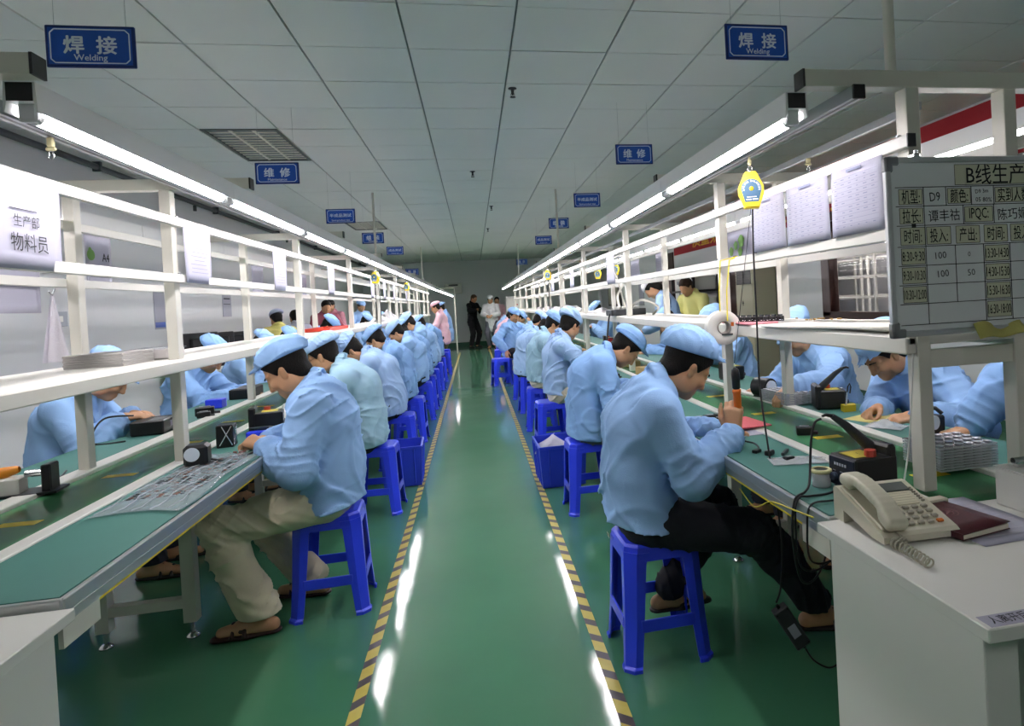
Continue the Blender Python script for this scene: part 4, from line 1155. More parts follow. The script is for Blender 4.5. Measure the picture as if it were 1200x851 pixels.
ST = worker(-2.55, 15.8, -.9, 'worker in blue with a blue cap standing behind the left line, facing the camera', seed=110, near=0, standing=True, back=(2, 4, 8), neck=18, head=(20, 0, 0), coat=COATS[0], coat_len=.2, hand_r=(.3, -.12, 1.0), hand_l=(.3, .12, 1.0), foot_r=(0, -.1), foot_l=(0, .1), scale=.95)
YC = worker(-2.75, 10.3, 2.2, 'worker in a yellow top and pale cap with back turned near the left wall', seed=112, near=0, standing=False, seat=.62, back=(4, 10, 16), neck=20, head=(20, 0, 0), coat=('coat_yellow', '#cfc877'), capc=('coat_lilac', '#b9bedb'), bill=.4)
worker(-2.85, 11.6, 2.0, 'dark-haired worker in a grey top behind the left line', seed=113, near=0, standing=False, seat=.62, back=(4, 8, 14), neck=20, head=(10, 0, 0), coat=('coat_grey', '#a7a9b8'), cap=False)
worker(-2.6, 12.5, -1.1, 'person in a dark red top standing behind the left line', seed=116, near=0, standing=True, back=(2, 4, 8), neck=20, head=(24, 0, 0), coat=('coat_maroon', '#8c4a58'), cap=False, hand_r=(.3, -.1, 1.05), hand_l=(.3, .1, 1.05), foot_r=(0, -.1), foot_l=(0, .1), scale=.95)
worker(-2.75, 14.0, -1.9, 'person in a rose top standing farther back behind the left line', seed=117, near=0, standing=True, back=(2, 4, 8), neck=20, head=(16, 0, 0), coat=('coat_rose', '#b98290'), cap=False, hand_r=(.3, -.1, 1.05), hand_l=(.3, .1, 1.05), foot_r=(0, -.1), foot_l=(0, .1), scale=.97)
# wall side of the right line
worker(2.30, 1.86, PI-.05, 'worker at the right edge behind the whiteboard post, one arm on the bench', seed=120, near=2, back=(2, 18, 36), neck=56, head=(40, 0, 0), coat=COATS[3], group=GWR, coat_w=1.1,
    hand_r=(.58, -.24, .80), hdir_r=(.9, -.1, -.15), palm_r=(0, .1, -1), curl_r=.45, pole_r=(-.3, -.4, .9), hand_l=(.34, .2, .80))
worker(2.13, 2.72, PI+.06, 'worker behind the right line writing on a yellow sheet', seed=125, near=2, back=(2, 22, 46), neck=64, head=(40, 0, 0), coat=COATS[0], group=GWR, coat_w=1.08,
    hand_r=(.44, .10, .81), hdir_r=(.9, .3, -.1), palm_r=(0, .6, -.8), curl_r=.65, hand_l=(.40, .30, .80), hdir_l=(.9, -.3, -.1), curl_l=.5)
B3 = worker(2.02, 3.5, PI+.02, 'worker behind the right line resting a hand on a stack of trays', seed=128, near=2, back=(0, 14, 30), neck=50, head=(36, 20, 0), coat=COATS[0], group=GWR, coat_w=1.1,
    hand_l=(.50, .44, .86), hdir_l=(.9, .3, -.35), palm_l=(0, -.1, -1), curl_l=.5, hand_r=(.45, -.05, .8))
worker(2.20, 5.3, PI, 'worker behind the right line bowed behind the white roll', B3, GWR, .97)
worker(2.14, 6.45, PI-.1, 'worker behind the right line by the orange bottle', B2, GWR)
worker(2.16, 10.4, PI, 'worker far behind the right line, pale cap over the shelf', B1, GWR, 1.03)
worker(2.30, 7.45, PI-.4, 'worker standing in pale blue with head bent behind the right line', seed=131, near=0, standing=True, back=(6, 14, 24), neck=44, head=(52, 0, 0), coat=COATS[2], capc=('coat_white', '#e4e2e6'), coat_len=.2, hand_r=(.34, -.1, .95), hand_l=(.34, .1, .95), foot_r=(0, -.1), foot_l=(0, .1), scale=.97, hairlen=.04)
worker(2.82, 8.1, PI+.5, 'person in a yellow shirt standing behind the right line, seen from the side', seed=134, near=0, standing=True, back=(4, 10, 18), neck=36, head=(34, 0, 0), coat=('coat_lemon', '#d9d68a'), cap=False, hairc='#2a1c14', coat_len=.15, hand_r=(.32, -.1, 1.0), hand_l=(.32, .1, 1.0), foot_r=(0, -.1), foot_l=(0, .1), scale=.95)
# ------------------------------------------------------------------ white desks
M_LAM = mat('white_laminate', '#d9d9d3', .42, var=.02, vscale=3)
M_LAME = mat('laminate_edge', '#b9bab5', .45)
t = thing('desk', 'white laminate desk in the right front corner carrying the telephone', 'desk')
MB().bx(.79, 1.80, .925, 1.472, .725, .75, bevel=.002).build('desktop', M_LAM, t)
MB().bx(.805, .872, .955, 1.44, 0, .725, bevel=.002).build('side_panel', M_LAM, t)
MB().bx(1.71, 1.777, .955, 1.44, 0, .725, bevel=.002).build('side_panel', M_LAM, t)
MB().bx(.872, 1.71, 1.40, 1.42, .15, .725).build('back_panel', M_LAM, t)
t = thing('desk', 'white laminate desk cut off by the left front corner of the picture', 'desk')
MB().bx(-1.75, -.853, .80, 1.575, .708, .733, bevel=.002).build('desktop', M_LAM, t)
MB().bx(-.94, -.874, .83, 1.54, 0, .708, bevel=.002).build('side_panel', M_LAM, t)
MB().bx(-1.72, -1.654, .83, 1.54, 0, .708, bevel=.002).build('side_panel', M_LAM, t)
MB().bx(-1.654, -.94, 1.50, 1.52, .15, .708).build('back_panel', M_LAM, t)
# notice strip taped along the desk edge
t = thing('notice_strip', 'white notice strip with black writing taped to the desk corner', 'notice', (0, 0, 0))
MB().bx(.80, 1.30, .930, .966, .7503, .7507).build('strip', M_PAPER, t)
MB().text('人离开后,请把椅子推好', .027, plane_M((.81+.10, .948, .7508), (1, 0, 0), (0, 1, 0)), weight=.004, sx=.72).build('lettering', M_INKD, t)
t = thing('notice_sheet', 'white sheet with large black characters under the desk edge', 'notice')
MB().bx(.905, 1.25, .950, .9508, .58, .724).build('sheet', M_PAPER, t)
MB().text('推进去', .10, plane_M((.905+.17, .9495, .65), (1, 0, 0), (0, 0, 1)), weight=.02).build('lettering', M_INKD, t)

# ------------------------------------------------------------------ telephone
M_PHONE = mat('telephone_cream', '#c6c2ae', .35)
t = thing('telephone', 'cream push-button desk telephone on the white desk', 'telephone', (.938, 1.385, .75), -.03)
def pz(y): return .022+.055*max(0, min(1, (y+.10)/.2))
m = MB()
prof = [(-.108, .006), (-.108, .020), (-.098, .026), (.085, .078), (.100, .078), (.104, .070), (.104, .0), (.06, .0), (.06, .03), (-.06, .006)]
m.prism([(y, z) for y, z in prof], -.092, .092, 0, Matrix(((0, 0, 1, 0), (1, 0, 0, 0), (0, 1, 0, 0), (0, 0, 0, 1))))
m.build('base', M_PHONE, t)
tilt = math.atan2(.052, .183)
T = xf((0, -.098, .0262)) @ Matrix.Rotation(tilt, 4, 'X')
c = MB(); c.box((-.058, .097, .003), (.056, .18, .008), 0, T, .003); c.build('cradle', M_PHONE, t)
dsp = MB().box((.034, .165, .001), (.085, .036, .004), 0, T, .001); dsp.build('display', mat('lcd_grey', '#5c6260', .25), t)
dl = MB().box((.03, .117, .001), (.07, .052, .003), 0, T, .001)
for k in range(5): dl.box((.03, .098+.0095*k, .0028), (.064, .0012, .0006), 1, T)
dl.build('memo_card', [mat('card_cream', '#d2cdb4', .5), M_PHONE], t)
mk = MAT_KEY = mat('phone_key', '#a29f90', .4)
labs = ['1', '2', '3', '4', '5', '6', '7', '8', '9', '*', '0', '#']
for r in range(4):
    for q in range(4):
        b = MB().box((-.006+q*.0235, .078-r*.0195, .003), (.016, .010, .006), 0, T, .002)
        nm = mk if not (r == 3 and q == 3) else mat('redial_orange', '#d5742c', .4)
        o = b.build('key', nm, t)
        if r == 3 and q == 3: o['label'] = 'orange key'
for k in range(7): MB().box((.078, .100+.009*k, .002), (.009, .004, .005), 0, T, .001).build('key', mk, t)
F = Field(.0035)
hy = lambda v, dz=0: np.array(T @ Vector((-.058, v, .012+dz)))
arch = [(v, .030-.022*((v-.096)/.096)**4-.003*((v-.096)/.096)**2) for v in np.linspace(.004, .188, 13)]
RT = np.array(T.to_3x3()).T
for i, (v, dz) in enumerate(arch):
    v2, d2 = arch[min(i+1, 12)]; v1, d1 = arch[max(i-1, 0)]
    al = math.atan2(d2-d1, v2-v1); R_ = rotX(al).T @ RT if False else (np.array((T.to_3x3() @ Matrix.Rotation(al, 3, 'X'))).T)
    F.rbox(hy(v, dz), (.0225, .0125, .0115), R_, .008, .006)
F.rbox(hy(.014, .010), (.025, .0235, .0130), RT, .009, .012); F.rbox(hy(.178, .010), (.025, .0235, .0130), RT, .009, .012)
field_obj(F, 'handset', M_PHONE, t, 2)
pts = []
path = arc_pts([(-.06, -.098, .03), (-.052, -.125, .018), (-.075, -.120, .012), (-.073, -.155, .012), (-.072, -.195, .012), (-.074, -.236, .012)], 40)
L = len(path)
for i, p in enumerate(path):
    a = i*.52; u = min(1, max(0, (i-30)/25))
    pts.append(p+Vector((math.cos(a)*.010*u, 0, math.sin(a)*.0095*u)) if True else p)
fine = arc_pts(pts, 2)
MB().tube(fine, .0020, 6).build('coiled_cord', mat('phone_cord', '#b1ad9c', .4), t)
# wire up to the shelf
o = MB().tube(arc_pts([(1.11, 1.52, 1.135), (1.105, 1.53, 1.0), (1.09, 1.53, .88), (1.06, 1.515, .80), (1.04, 1.495, .80)], 8), .0022, 6).build('telephone_wire', mat('wire_white', '#d8d8d2', .4))
tag(o, 'thin white wire hanging from the shelf end to the telephone', 'wire')
t = thing('junction_box', 'small white junction box on the back edge of the desk behind the telephone', 'junction box', (1.10, 1.455, .75), .1)
MB().box((0, 0, .014), (.07, .03, .028), bevel=.003).build('case', M_PHONE, t)
MB().box((-.012, -.0155, .016), (.016, .002, .012)).box((.014, -.0155, .016), (.016, .002, .012)).build('socket', M_DARK, t)
# papers and the notebook
t = thing('paper_sheet', 'white paper sheets lying under the maroon notebook', 'paper', (1.135, 1.362, .7503), .06)
MB().grid(lambda u, v: ((u-.5)*.21, (v-.5)*.285, .001+.002*math.sin(3*u)*v), 6, 6, 0, None, .0006).build('sheet', M_PAPER, t)
pr = MB()
for k in range(9): pr.box((.01, -.11+.026*k, .0042), (.15-.03*(k % 3), .002, .0002))
pr.build('printing', mat('faint_print', '#b9b9c4', .8), t)
t = thing('notebook', 'maroon hardback notebook with a round emblem on the desk', 'notebook', (1.062, 1.362, .7555), .19)
MB().box((0, 0, .0065), (.142, .206, .011)).build('pages', mat('page_cream', '#d9d3bf', .8), t)
M_MAR = mat('maroon_leatherette', '#4a1c22', .38, bump=.15, bscale=300)
cv = MB().grid(lambda u, v: (-.073+.147*u, -.105+.21*v, .0135+.007*(u**3)*(1-v)*0+.004*u*u), 6, 4, 0, None, .0016)
cv.box((0, 0, .0006), (.147, .21, .0014)); cv.box((-.0725, 0, .007), (.002, .21, .0135)); cv.build('cover', M_MAR, t)
em = MB(); 
MM = xf((.012, .01, .0150)) @ Matrix.Rotation(-.03, 4, 'Y')
em.tube([MM @ Vector((.026*math.cos(a), .026*math.sin(a), 0)) for a in np.linspace(0, 2*PI, 33)[:-1]], .0006, 5, closed=True)
em.tube([MM @ Vector((.017*math.cos(a)*.9, .017*math.sin(a), 0)) for a in np.linspace(0, 2*PI, 25)[:-1]], .0006, 5, closed=True)
for k in range(5): em.tube([MM @ Vector((-.014+.004*k, -.012+.002*k, 0)), MM @ Vector((.0+.003*k, .0, .0)), MM @ Vector((.006+.002*k, .013-.002*k, 0))], .0007, 5)
for k in range(4): em.box((-.032+.018*k, .066, 0), (.011, .010, .0006), 0, MM)
em.build('emblem', mat('emblem_pink', '#8d6468', .5), t)
t = thing('paper_box', 'small white carton at the right edge of the desk', 'box', (1.345, 1.40, .75), .05)
MB().box((0, 0, .047), (.15, .09, .094), bevel=.003).build('carton', M_LAM, t)
MB().box((0, 0, .0955), (.154, .094, .003)).build('lid', M_LAM, t)
t = thing('clamp', 'shiny metal clamp on the white carton by the right edge', 'clamp', (1.325, 1.41, .847))
MB().box((0, 0, .006), (.05, .02, .012), bevel=.003).cyl((-.03, 0, .016), (.03, 0, .016), .008, 12).cyl((.012, 0, .012), (.012, 0, .03), .004, 8).build('body', M_STEEL, t)

# ------------------------------------------------------------------ whiteboard
t = thing('whiteboard', 'production whiteboard ruled in boxes, hung on the right end posts', 'whiteboard', (1.073, 1.553, 1.177), -.012)
WW, WH = .90, .474
MB().box((WW/2, 0, WH/2), (WW-.006, .012, WH-.006)).build('panel', mat('whiteboard_face', '#d9dddf', .22), t)
m = MB()
m.box((WW/2, -.001, .008), (WW, .018, .016), bevel=.003).box((WW/2, -.001, WH-.008), (WW, .018, .016), bevel=.003).box((.008, -.001, WH/2), (.016, .018, WH), bevel=.003).box((WW-.008, -.001, WH/2), (.016, .018, WH), bevel=.003)
m.build('frame', mat('aluminium_trim', '#c0c3c5', .35, metal=.5), t)
for x in (0, WW):
    for z in (0, WH):
        s1, s2 = (1 if x == 0 else -1), (1 if z == 0 else -1)
        MB().box((x+s1*.019, -.001, z+s2*.010), (.042, .021, .024), bevel=.004).box((x+s1*.010, -.001, z+s2*.019), (.024, .021, .042), bevel=.004).build('corner_cap', mat('corner_grey', '#83868a', .45), t)
y_ = -.0066
m = MB()
def ln(x0, z0, x1, z1, w=.0012):
    d = Vector((x1-x0, z1-z0)).normalized(); nn = Vector((-d.y, d.x))*w
    m.prism([(x0-nn.x, z0-nn.y), (x1-nn.x, z1-nn.y), (x1+nn.x, z1+nn.y), (x0+nn.x, z0+nn.y)], 0, .0004, 0, WM)
WM = plane_M((0, y_, 0), (1, 0, 0), (0, 0, 1))
rows = [.394, .318, .241, .165, .092, .030]      # heights of the ruled lines
rows = [.388, .312, .238, .166, .095, .026]
rows = [.390, .315, .240, .168, .098, .026]
cols = [.055, .143, .240, .332, .425, .52, .61, .70, .79, .87]
for z in (.394, .344, .293, .2375, .187, .136, .086, .031): ln(.026, z, .88, z, .0009)
for x, a, b in ((.109, .031, .394), (.197, .086, .2375), (.283, .031, .2375), (.365, .031, .2375), (.45, .031, .2375), (.535, .031, .2375), (.62, .031, .2375), (.176, .344, .394), (.253, .344, .394), (.322, .344, .394), (.226, .293, .344), (.320, .293, .344), (.48, .293, .394)): ln(x, a, x, b, .0009)
m.build('ruling', M_INKD, t)
lab = MB(); tx = MB(); hw = MB()
def card(x0, z0, x1, z1, s, size, sx=.62):
    lab.prism([(x0, z0), (x1, z0), (x1, z1), (x0, z1)], 0, .0003, 0, WM)
    for a, b, c, d in ((x0, z0, x1, z0), (x1, z0, x1, z1), (x1, z1, x0, z1), (x0, z1, x0, z0)):
        v = Vector((c-a, d-b)).normalized(); nn = Vector((-v.y, v.x))*.0006
        tx.prism([(a-nn.x, b-nn.y), (c-nn.x, d-nn.y), (c+nn.x, d+nn.y), (a+nn.x, b+nn.y)], .0003, .0006, 0, WM)
    vs, _ = text_mesh(s); w_ = max(v[0] for v in vs)-min(v[0] for v in vs)
    cx0 = (max(v[0] for v in vs)+min(v[0] for v in vs))/2
    k = min(sx, (x1-x0-.004)/(w_*size))
    tx.text(s, size, WM @ xf(((x0+x1)/2-cx0*size*k, (z0+z1)/2, .0004)), sx=k, weight=.006)
card(.205, .398, .56, .452, 'B线生产看板', .058, .9)
card(.036, .349, .105, .389, '机型:', .040); card(.181, .349, .250, .389, '颜色:', .040); card(.326, .349, .44, .389, '实到人数', .040)
card(.036, .298, .105, .339, '拉长:', .040); card(.230, .298, .316, .339, 'IPQC:', .040)
for x, s_ in ((.036, '时间:'), (.113, '投入:'), (.201, '产出:'), (.287, '时间:'), (.369, '投入:'), (.454, '产出:'), (.539, '时间:')): card(x, .242, x+.072, .288, s_, .040)
for k, s_ in enumerate(('8:30-9:30', '9:30-10:30', '10:30-12:00')): card(.036, .191-.0505*k, .105, .233-.0505*k, s_, .036)
for k, s_ in enumerate(('13:30-14:30', '14:30-15:30', '15:30-16:30', '16:30-18:00')): card(.287, .191-.0505*k, .361, .233-.0505*k, s_, .036)
def hand(s, x, z, size, rot=0.0, sx=1.0): MB().text(s, size, WM @ xf((x, z, 0), rz=rot), sx=sx, weight=-.004).build('handwriting', mat('marker_black', '#2a2d33', .5), t)
hand('D9', .142, .368, .034, .05, .8); hand('D9 3m', .285, .380, .015, .05); hand('05 80%', .290, .357, .017, -.03)
hand('谭丰祜', .168, .318, .034, .03, .95); hand('陈巧媚', .378, .317, .034, .04, .95)
hand('100', .150, .212, .026, .06); hand('0', .238, .212, .018); hand('100', .155, .163, .026, .08); hand('50', .242, .163, .024, .06)
lab.build('label_card', mat('label_yellowish', '#c6c8b0', .5), t)
tx.build('lettering', M_INKD, t)
for x in (.10, .44):
    MB().box((x, .012, WH+.006), (.02, .03, .012), bevel=.003).cyl((x, .004, WH+.006), (x, .004, WH+.02), .005, 10).build('hook', M_STEEL, t)
o = MB().grid(lambda u, v: (-.075+.15*u, -.022+.044*v, .012+.010*math.sin(5*u+1)*v+.006*math.sin(9*u)), 14, 6, 0, None, .003).build('wiping_cloth', mat('cloth_yellowish', '#bdb76a', .85, bump=.3, bscale=200))
o.location = (1.385, 1.538, 1.176); o.rotation_euler = (.9, -.05, 0); tag(o, 'yellowish wiping cloth on the lower edge of the whiteboard', 'cloth')
# cross bar under the whiteboard
t = thing('crossbar', 'grey-white metal bar joining the right end posts under the whiteboard', 'bar')
MB().bx(1.205, 1.474, 1.585, 1.615, 1.085, 1.13, bevel=.002).build('bar', M_FRAME, t)

# ------------------------------------------------------------------ paper sheets hung between the rails
def hung(x, y, z0, z1, w, label, face, art=None, tint=None, slack=.004):
    """sheet between the rails; face is the side (+1/-1 along x) its print looks to"""
    t = thing('hung_sheet', label, 'paper', (x, y, (z0+z1)/2), 0, 'sheets in plastic sleeves hung on the rails')
    h = z1-z0; s = face
    M = plane_M((0, 0, 0), (0, s, 0), (0, 0, 1))
    g = MB(); nu, nv = 8, 6
    g.grid(lambda u, v: ((u-.5)*w, (v-.5)*h, slack*math.sin(3.1*u+1)*(1-v)), nu, nv, 0, M, .0008)
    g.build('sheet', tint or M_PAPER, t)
    k = MB()
    if art: art(k, M @ xf((0, 0, .0052)), w, h)
    if k.v: k.build('printing', [M_INK, mat('leaf_green', '#6c9a4e', .7), M_INKD, mat('faint_print2', '#7d8098', .8)], t)
    return t
def art_table(k, M, w, h):
    rs = random.Random(int(w*1e4+h*1e3))
    for r in range(11):
        y = h*.36-r*h*.07
        k.box((0, y, 0), (w*.86, .0007, .0003), 3, M)
        for c in range(6):
            if rs.random() < .8: k.box((-w*.38+c*w*.145, y-h*.03, 0), (w*.05*rs.uniform(.5, 1.6), .0022, .0003), 3, M)
    k.box((0, h*.44, 0), (w*.3, .008, .0003), 3, M)
def art_lines(k, M, w, h):
    rs = random.Random(int(w*1e4))
    for r in range(9):
        k.box((-w*.05*rs.random(), h*.3-r*h*.075, 0), (w*.7*rs.uniform(.5, 1), .0018, .0003), 3, M)
def art_dept(k, M, w, h):
    k.text('生产部', .036, M @ xf((-.01, .012, 0)), 2, weight=.0); k.text('物料员', .052, M @ xf((.0, -.045, 0)), 2, weight=.0)
    k.box((-.02, .042, 0), (.11, .003, .0003), 0, M)
def art_a4(k, M, w, h):
    k.prism([(-.07+.03*math.cos(a), .03+.024*math.sin(a)) for a in np.linspace(0, 2*PI, 17)[:-1]], 0, .0003, 1, M)
    k.prism([(-.075+.014*math.cos(a), .045+.018*math.sin(a)) for a in np.linspace(0, 2*PI, 13)[:-1]], .0003, .0005, 1, M)
    k.text('A4', .05, M @ xf((.045, .025, 0)), 2, weight=.02); k.box((0, -.06, 0), (.16, .008, .0003), 0, M)
def art_green(k, M, w, h):
    for (x, y, r) in ((-.08, -.02, .03), (-.01, .01, .028), (.07, .03, .04), (.05, -.03, .03)):
        k.prism([(x+r*math.cos(a)*(1+.2*math.sin(5*a)), y+r*.9*math.sin(a)) for a in np.linspace(0, 2*PI, 21)[:-1]], 0, .0003, 1, M)
    k.box((-.03, -.06, 0), (.05, .022, .0003), 0, M); k.box((.04, -.065, 0), (.04, .012, .0003), 0, M)
hl1, hl2 = G[-1]['rail2']-.015, G[-1]['rail1']-.017
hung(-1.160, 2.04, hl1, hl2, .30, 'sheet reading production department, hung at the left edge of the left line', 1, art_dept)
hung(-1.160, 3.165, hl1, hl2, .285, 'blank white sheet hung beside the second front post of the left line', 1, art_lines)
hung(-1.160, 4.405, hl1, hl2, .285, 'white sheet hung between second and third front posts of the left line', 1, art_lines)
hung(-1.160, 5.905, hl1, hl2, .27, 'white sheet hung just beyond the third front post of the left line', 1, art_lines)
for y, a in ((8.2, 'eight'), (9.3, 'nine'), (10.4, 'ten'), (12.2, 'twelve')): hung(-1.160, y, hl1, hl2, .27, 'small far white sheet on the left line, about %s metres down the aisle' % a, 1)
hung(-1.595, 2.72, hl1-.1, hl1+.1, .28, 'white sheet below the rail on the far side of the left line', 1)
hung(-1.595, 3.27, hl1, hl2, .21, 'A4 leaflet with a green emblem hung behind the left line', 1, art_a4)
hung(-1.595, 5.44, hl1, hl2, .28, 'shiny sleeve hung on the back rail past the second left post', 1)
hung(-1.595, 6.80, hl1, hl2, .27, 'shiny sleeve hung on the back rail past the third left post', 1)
r1, r2 = G[1]['rail2']+.018, G[1]['rail1']-.015
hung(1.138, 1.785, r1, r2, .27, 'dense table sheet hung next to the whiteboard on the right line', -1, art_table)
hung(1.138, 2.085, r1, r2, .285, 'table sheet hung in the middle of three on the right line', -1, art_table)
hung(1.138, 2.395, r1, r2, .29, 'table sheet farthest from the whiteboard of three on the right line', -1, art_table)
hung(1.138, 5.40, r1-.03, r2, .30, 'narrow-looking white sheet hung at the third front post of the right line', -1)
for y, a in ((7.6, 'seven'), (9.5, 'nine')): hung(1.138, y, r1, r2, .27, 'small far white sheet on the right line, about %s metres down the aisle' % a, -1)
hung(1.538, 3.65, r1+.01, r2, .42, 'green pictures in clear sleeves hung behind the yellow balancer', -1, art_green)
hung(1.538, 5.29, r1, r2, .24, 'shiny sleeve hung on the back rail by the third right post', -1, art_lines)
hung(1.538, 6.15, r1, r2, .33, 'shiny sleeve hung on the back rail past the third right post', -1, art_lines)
t = thing('price_strip', 'label strip with small coloured tags on the back rail by the window', 'label', (1.538, 2.45, 1.497))
MB().box((0, 0, 0), (.003, .42, .04)).build('strip', M_PAPER, t)
MB().box((-.002, -.1, 0), (.002, .03, .022)).build('tag', M_YEL, t); MB().box((-.002, .12, 0), (.002, .04, .02)).build('tag', M_GALV, t); MB().box((-.002, .0, 0), (.002, .05, .02)).build('tag', M_GALV, t)

# ------------------------------------------------------------------ spring balancers
def balancer(x, y, z, label, drop=None, face=-.35):
    t = thing('spring_balancer', label, 'balancer', (x, y, z), face, 'yellow spring balancers on the tool rails')
    M = Matrix(((1, 0, 0, 0), (0, 0, -1, 0), (0, 1, 0, 0), (0, 0, 0, 1)))    # local xy -> xz
    poly = [(-.018, .066), (.018, .066), (.024, .058), (.045, .012), (.045, -.014), (.026, -.066), (-.026, -.066), (-.045, -.014), (-.045, .012), (-.024, .058)]
    b = MB().prism(poly, -.02, .02, 0, M); sc_ = [(px*.9, py*.93) for px, py in poly]; b.prism(sc_, -.026, .026, 0, M); b.build('case', M_YPL, t)
    f = MB(); disc = [(.036*math.cos(a), .002+.036*math.sin(a)) for a in np.linspace(-.35, PI+.35, 17)]+[(-.024, -.044), (.024, -.044)]
    f.prism(disc, .026, .0275, 0, M); f.build('badge', mat('badge_blue', '#2f5a78', .4), t)
    l = MB()
    FM = plane_M((0, -.0278, 0), (1, 0, 0), (0, 0, 1))
    txt = 'SPRING BALANCER'
    for i, ch in enumerate(txt):
        if ch == ' ': continue
        a = math.radians(188-196*i/(len(txt)-1))
        l.text(ch, .0105, FM @ xf((.0285*math.cos(a), .002+.0285*math.sin(a), 0), rz=a-PI/2), weight=.015)
    l.box((0, -.027, 0), (.034, .0028, .0006), 0, FM); l.box((-.011, -.036, 0), (.018, .0045, .0006), 0, FM); l.box((.012, -.036, 0), (.02, .0045, .0006), 0, FM)
    l.build('lettering', M_SIGNT, t)
    MB().lathe([(.0001, .003), (.006, .003), (.008, .0)], 14, 0, plane_M((0, -.0275, .003), (1, 0, 0), (0, 0, 1))).build('hub', M_YPL, t)
    h = MB().tube([(.008*math.cos(a), 0, .079+.010*math.sin(a)) for a in np.linspace(0, 2*PI, 17)[:-1]], .0016, 6, closed=True)
    h.cyl((0, 0, .060), (0, 0, .071), .003, 8); h.build('ring', M_STEEL, t)
    hk = MB().box((0, 0, .103), (.014, .010, .022), bevel=.003).cyl((0, 0, .09), (0, 0, .125), .004, 8); hk.build('trolley', mat('trolley_cream', '#b7b089', .5), t)
    if drop: MB().cyl((0, 0, -.066), (0, 0, -drop), .0012, 6).build('cord', M_STEEL, t)
    return t
balancer(1.015, 2.256, 1.688, 'yellow spring balancer hanging nearest, over the man with the screwdriver')
balancer(-1.06, 7.75, 1.70, 'yellow spring balancer over the left row, nearer one', .5); balancer(-1.06, 11.3, 1.70, 'yellow spring balancer farther down the left row', .5)
balancer(1.015, 8.95, 1.69, 'yellow spring balancer far over the right row', .6)
balancer(1.64, 7.5, 1.66, 'yellow spring balancer behind the back rail of the right line, nearer one', .3); balancer(1.64, 8.6, 1.66, 'yellow spring balancer behind the back rail of the right line, farther one', .3)
# loose trolley hooks on the slide rails
for x, y, z, lb in ((-1.06, 1.98, 1.82, 'cream trolley hook on the left slide rail near its front end'), (1.30, 2.35, 1.83, 'pale metal hook hanging under the right line beams')):
    t = thing('trolley_hook', lb, 'hook', (x, y, z))
    MB().box((0, 0, -.012), (.016, .012, .026), bevel=.003).box((0, 0, -.03), (.024, .010, .010), bevel=.003).build('body', mat('trolley_cream', '#b7b089', .5), t)
    MB().tube([(.006*math.cos(a), 0, -.046+.011*math.sin(a)) for a in np.linspace(0, 2*PI, 13)[:-1]], .0016, 6, closed=True).build('ring', M_STEEL, t)
r_ = thing('cable_rail', 'thin galvanised rail under the right line beams', 'rail'); MB().bx(1.292, 1.308, 1.7, 19, 1.822, 1.845).build('channel', M_GALV, r_)

# ------------------------------------------------------------------ screwdriver in the raised hand, its cable and adapter
t = thing('electric_screwdriver', 'orange and black electric screwdriver in the raised hand of the nearest right-hand man', 'screwdriver', (SCR[0], SCR[1], SCR[2]), 0)
t.rotation_euler = (.06, -.05, 0)
MB().lathe([(.004, -.055), (.010, -.05), (.0135, -.035), (.0150, .0), (.0145, .025), (.0165, .034), (.0165, .042), (.012, .045)], 18).build('grip', mat('orange_grip', '#d2691c', .38), t)
MB().lathe([(.012, .045), (.0155, .05), (.0160, .10), (.0135, .118), (.006, .125)], 18).build('body', M_BLACK, t)
MB().cyl((0, 0, -.055), (0, 0, -.075), .0055, 10).cyl((0, 0, -.075), (0, 0, -.105), .002, 8).build('bit', M_STEEL, t)
MB().tube([(.0, 0, .125), (0, 0, .132), (.004, 0, .137), (0, 0, .142), (-.004, 0, .137), (0, 0, .132)], .0014, 6).build('loop', M_STEEL, t)
top = Vector((SCR[0]-.008, SCR[1]-.008, SCR[2]+.14))
o = MB().cyl(top, (1.012, 2.258, 1.624), .0012, 6).tube([top+Vector((0, 0, .14)), top+Vector((.001, 0, .155))], .006, 8, 1).build('balancer_cable', [M_BLACK, mat('orange_grip', '#d2691c', .38)])
tag(o, 'steel cable with an orange clip from the yellow balancer down to the screwdriver', 'cable')
o = MB().tube(arc_pts([(1.02, 2.262, 1.62), (1.012, 2.255, 1.45), (1.0, 2.23, 1.2), (.985, 2.20, 1.0), (.962, 2.12, .85), (.948, 2.04, .66), (.945, 2.0, .5), (.93, 1.99, .36), (.915, 2.0, .30)], 8), .0034, 7).build('power_cable', M_BLACK)
tag(o, 'black power cable running from the balancer past the bench edge to the hanging adapter', 'cable')
t = thing('power_adapter', 'black power adapter with a white label hanging below the right bench', 'adapter', (.962, 2.0, .215), 0)
t.rotation_euler = (0, -.53, -.1)
MB().box((0, 0, 0), (.052, .036, .15), bevel=.004).build('case', mat('adapter_grey', '#35363a', .5), t)
MB().box((0, -.0185, -.01), (.028, .001, .045)).build('label_plate', M_PAPER, t)
sc = MB()
for x in (-.02, .02):
    for z in (-.066, .066):
        for sy in (-1, 1): sc.cyl((x, sy*.0178, z), (x, sy*.0188, z), .003, 8)
sc.build('screw', M_BLACK, t)
MB().cyl((.0, 0, .075), (0, 0, .085), .006, 8).cyl((.0, 0, -.075), (0, 0, -.085), .006, 8).build('strain_relief', M_BLACK, t)
o = MB().tube(arc_pts([(1.005, 1.99, .14), (1.03, 1.98, .10), (1.08, 1.97, .075), (1.13, 1.98, .10), (1.16, 2.0, .2), (1.13, 2.02, .4), (1.06, 2.03, .66)], 8), .003, 7).build('mains_cable', M_BLACK)
tag(o, 'black mains cable looping up from the hanging adapter under the right bench', 'cable')
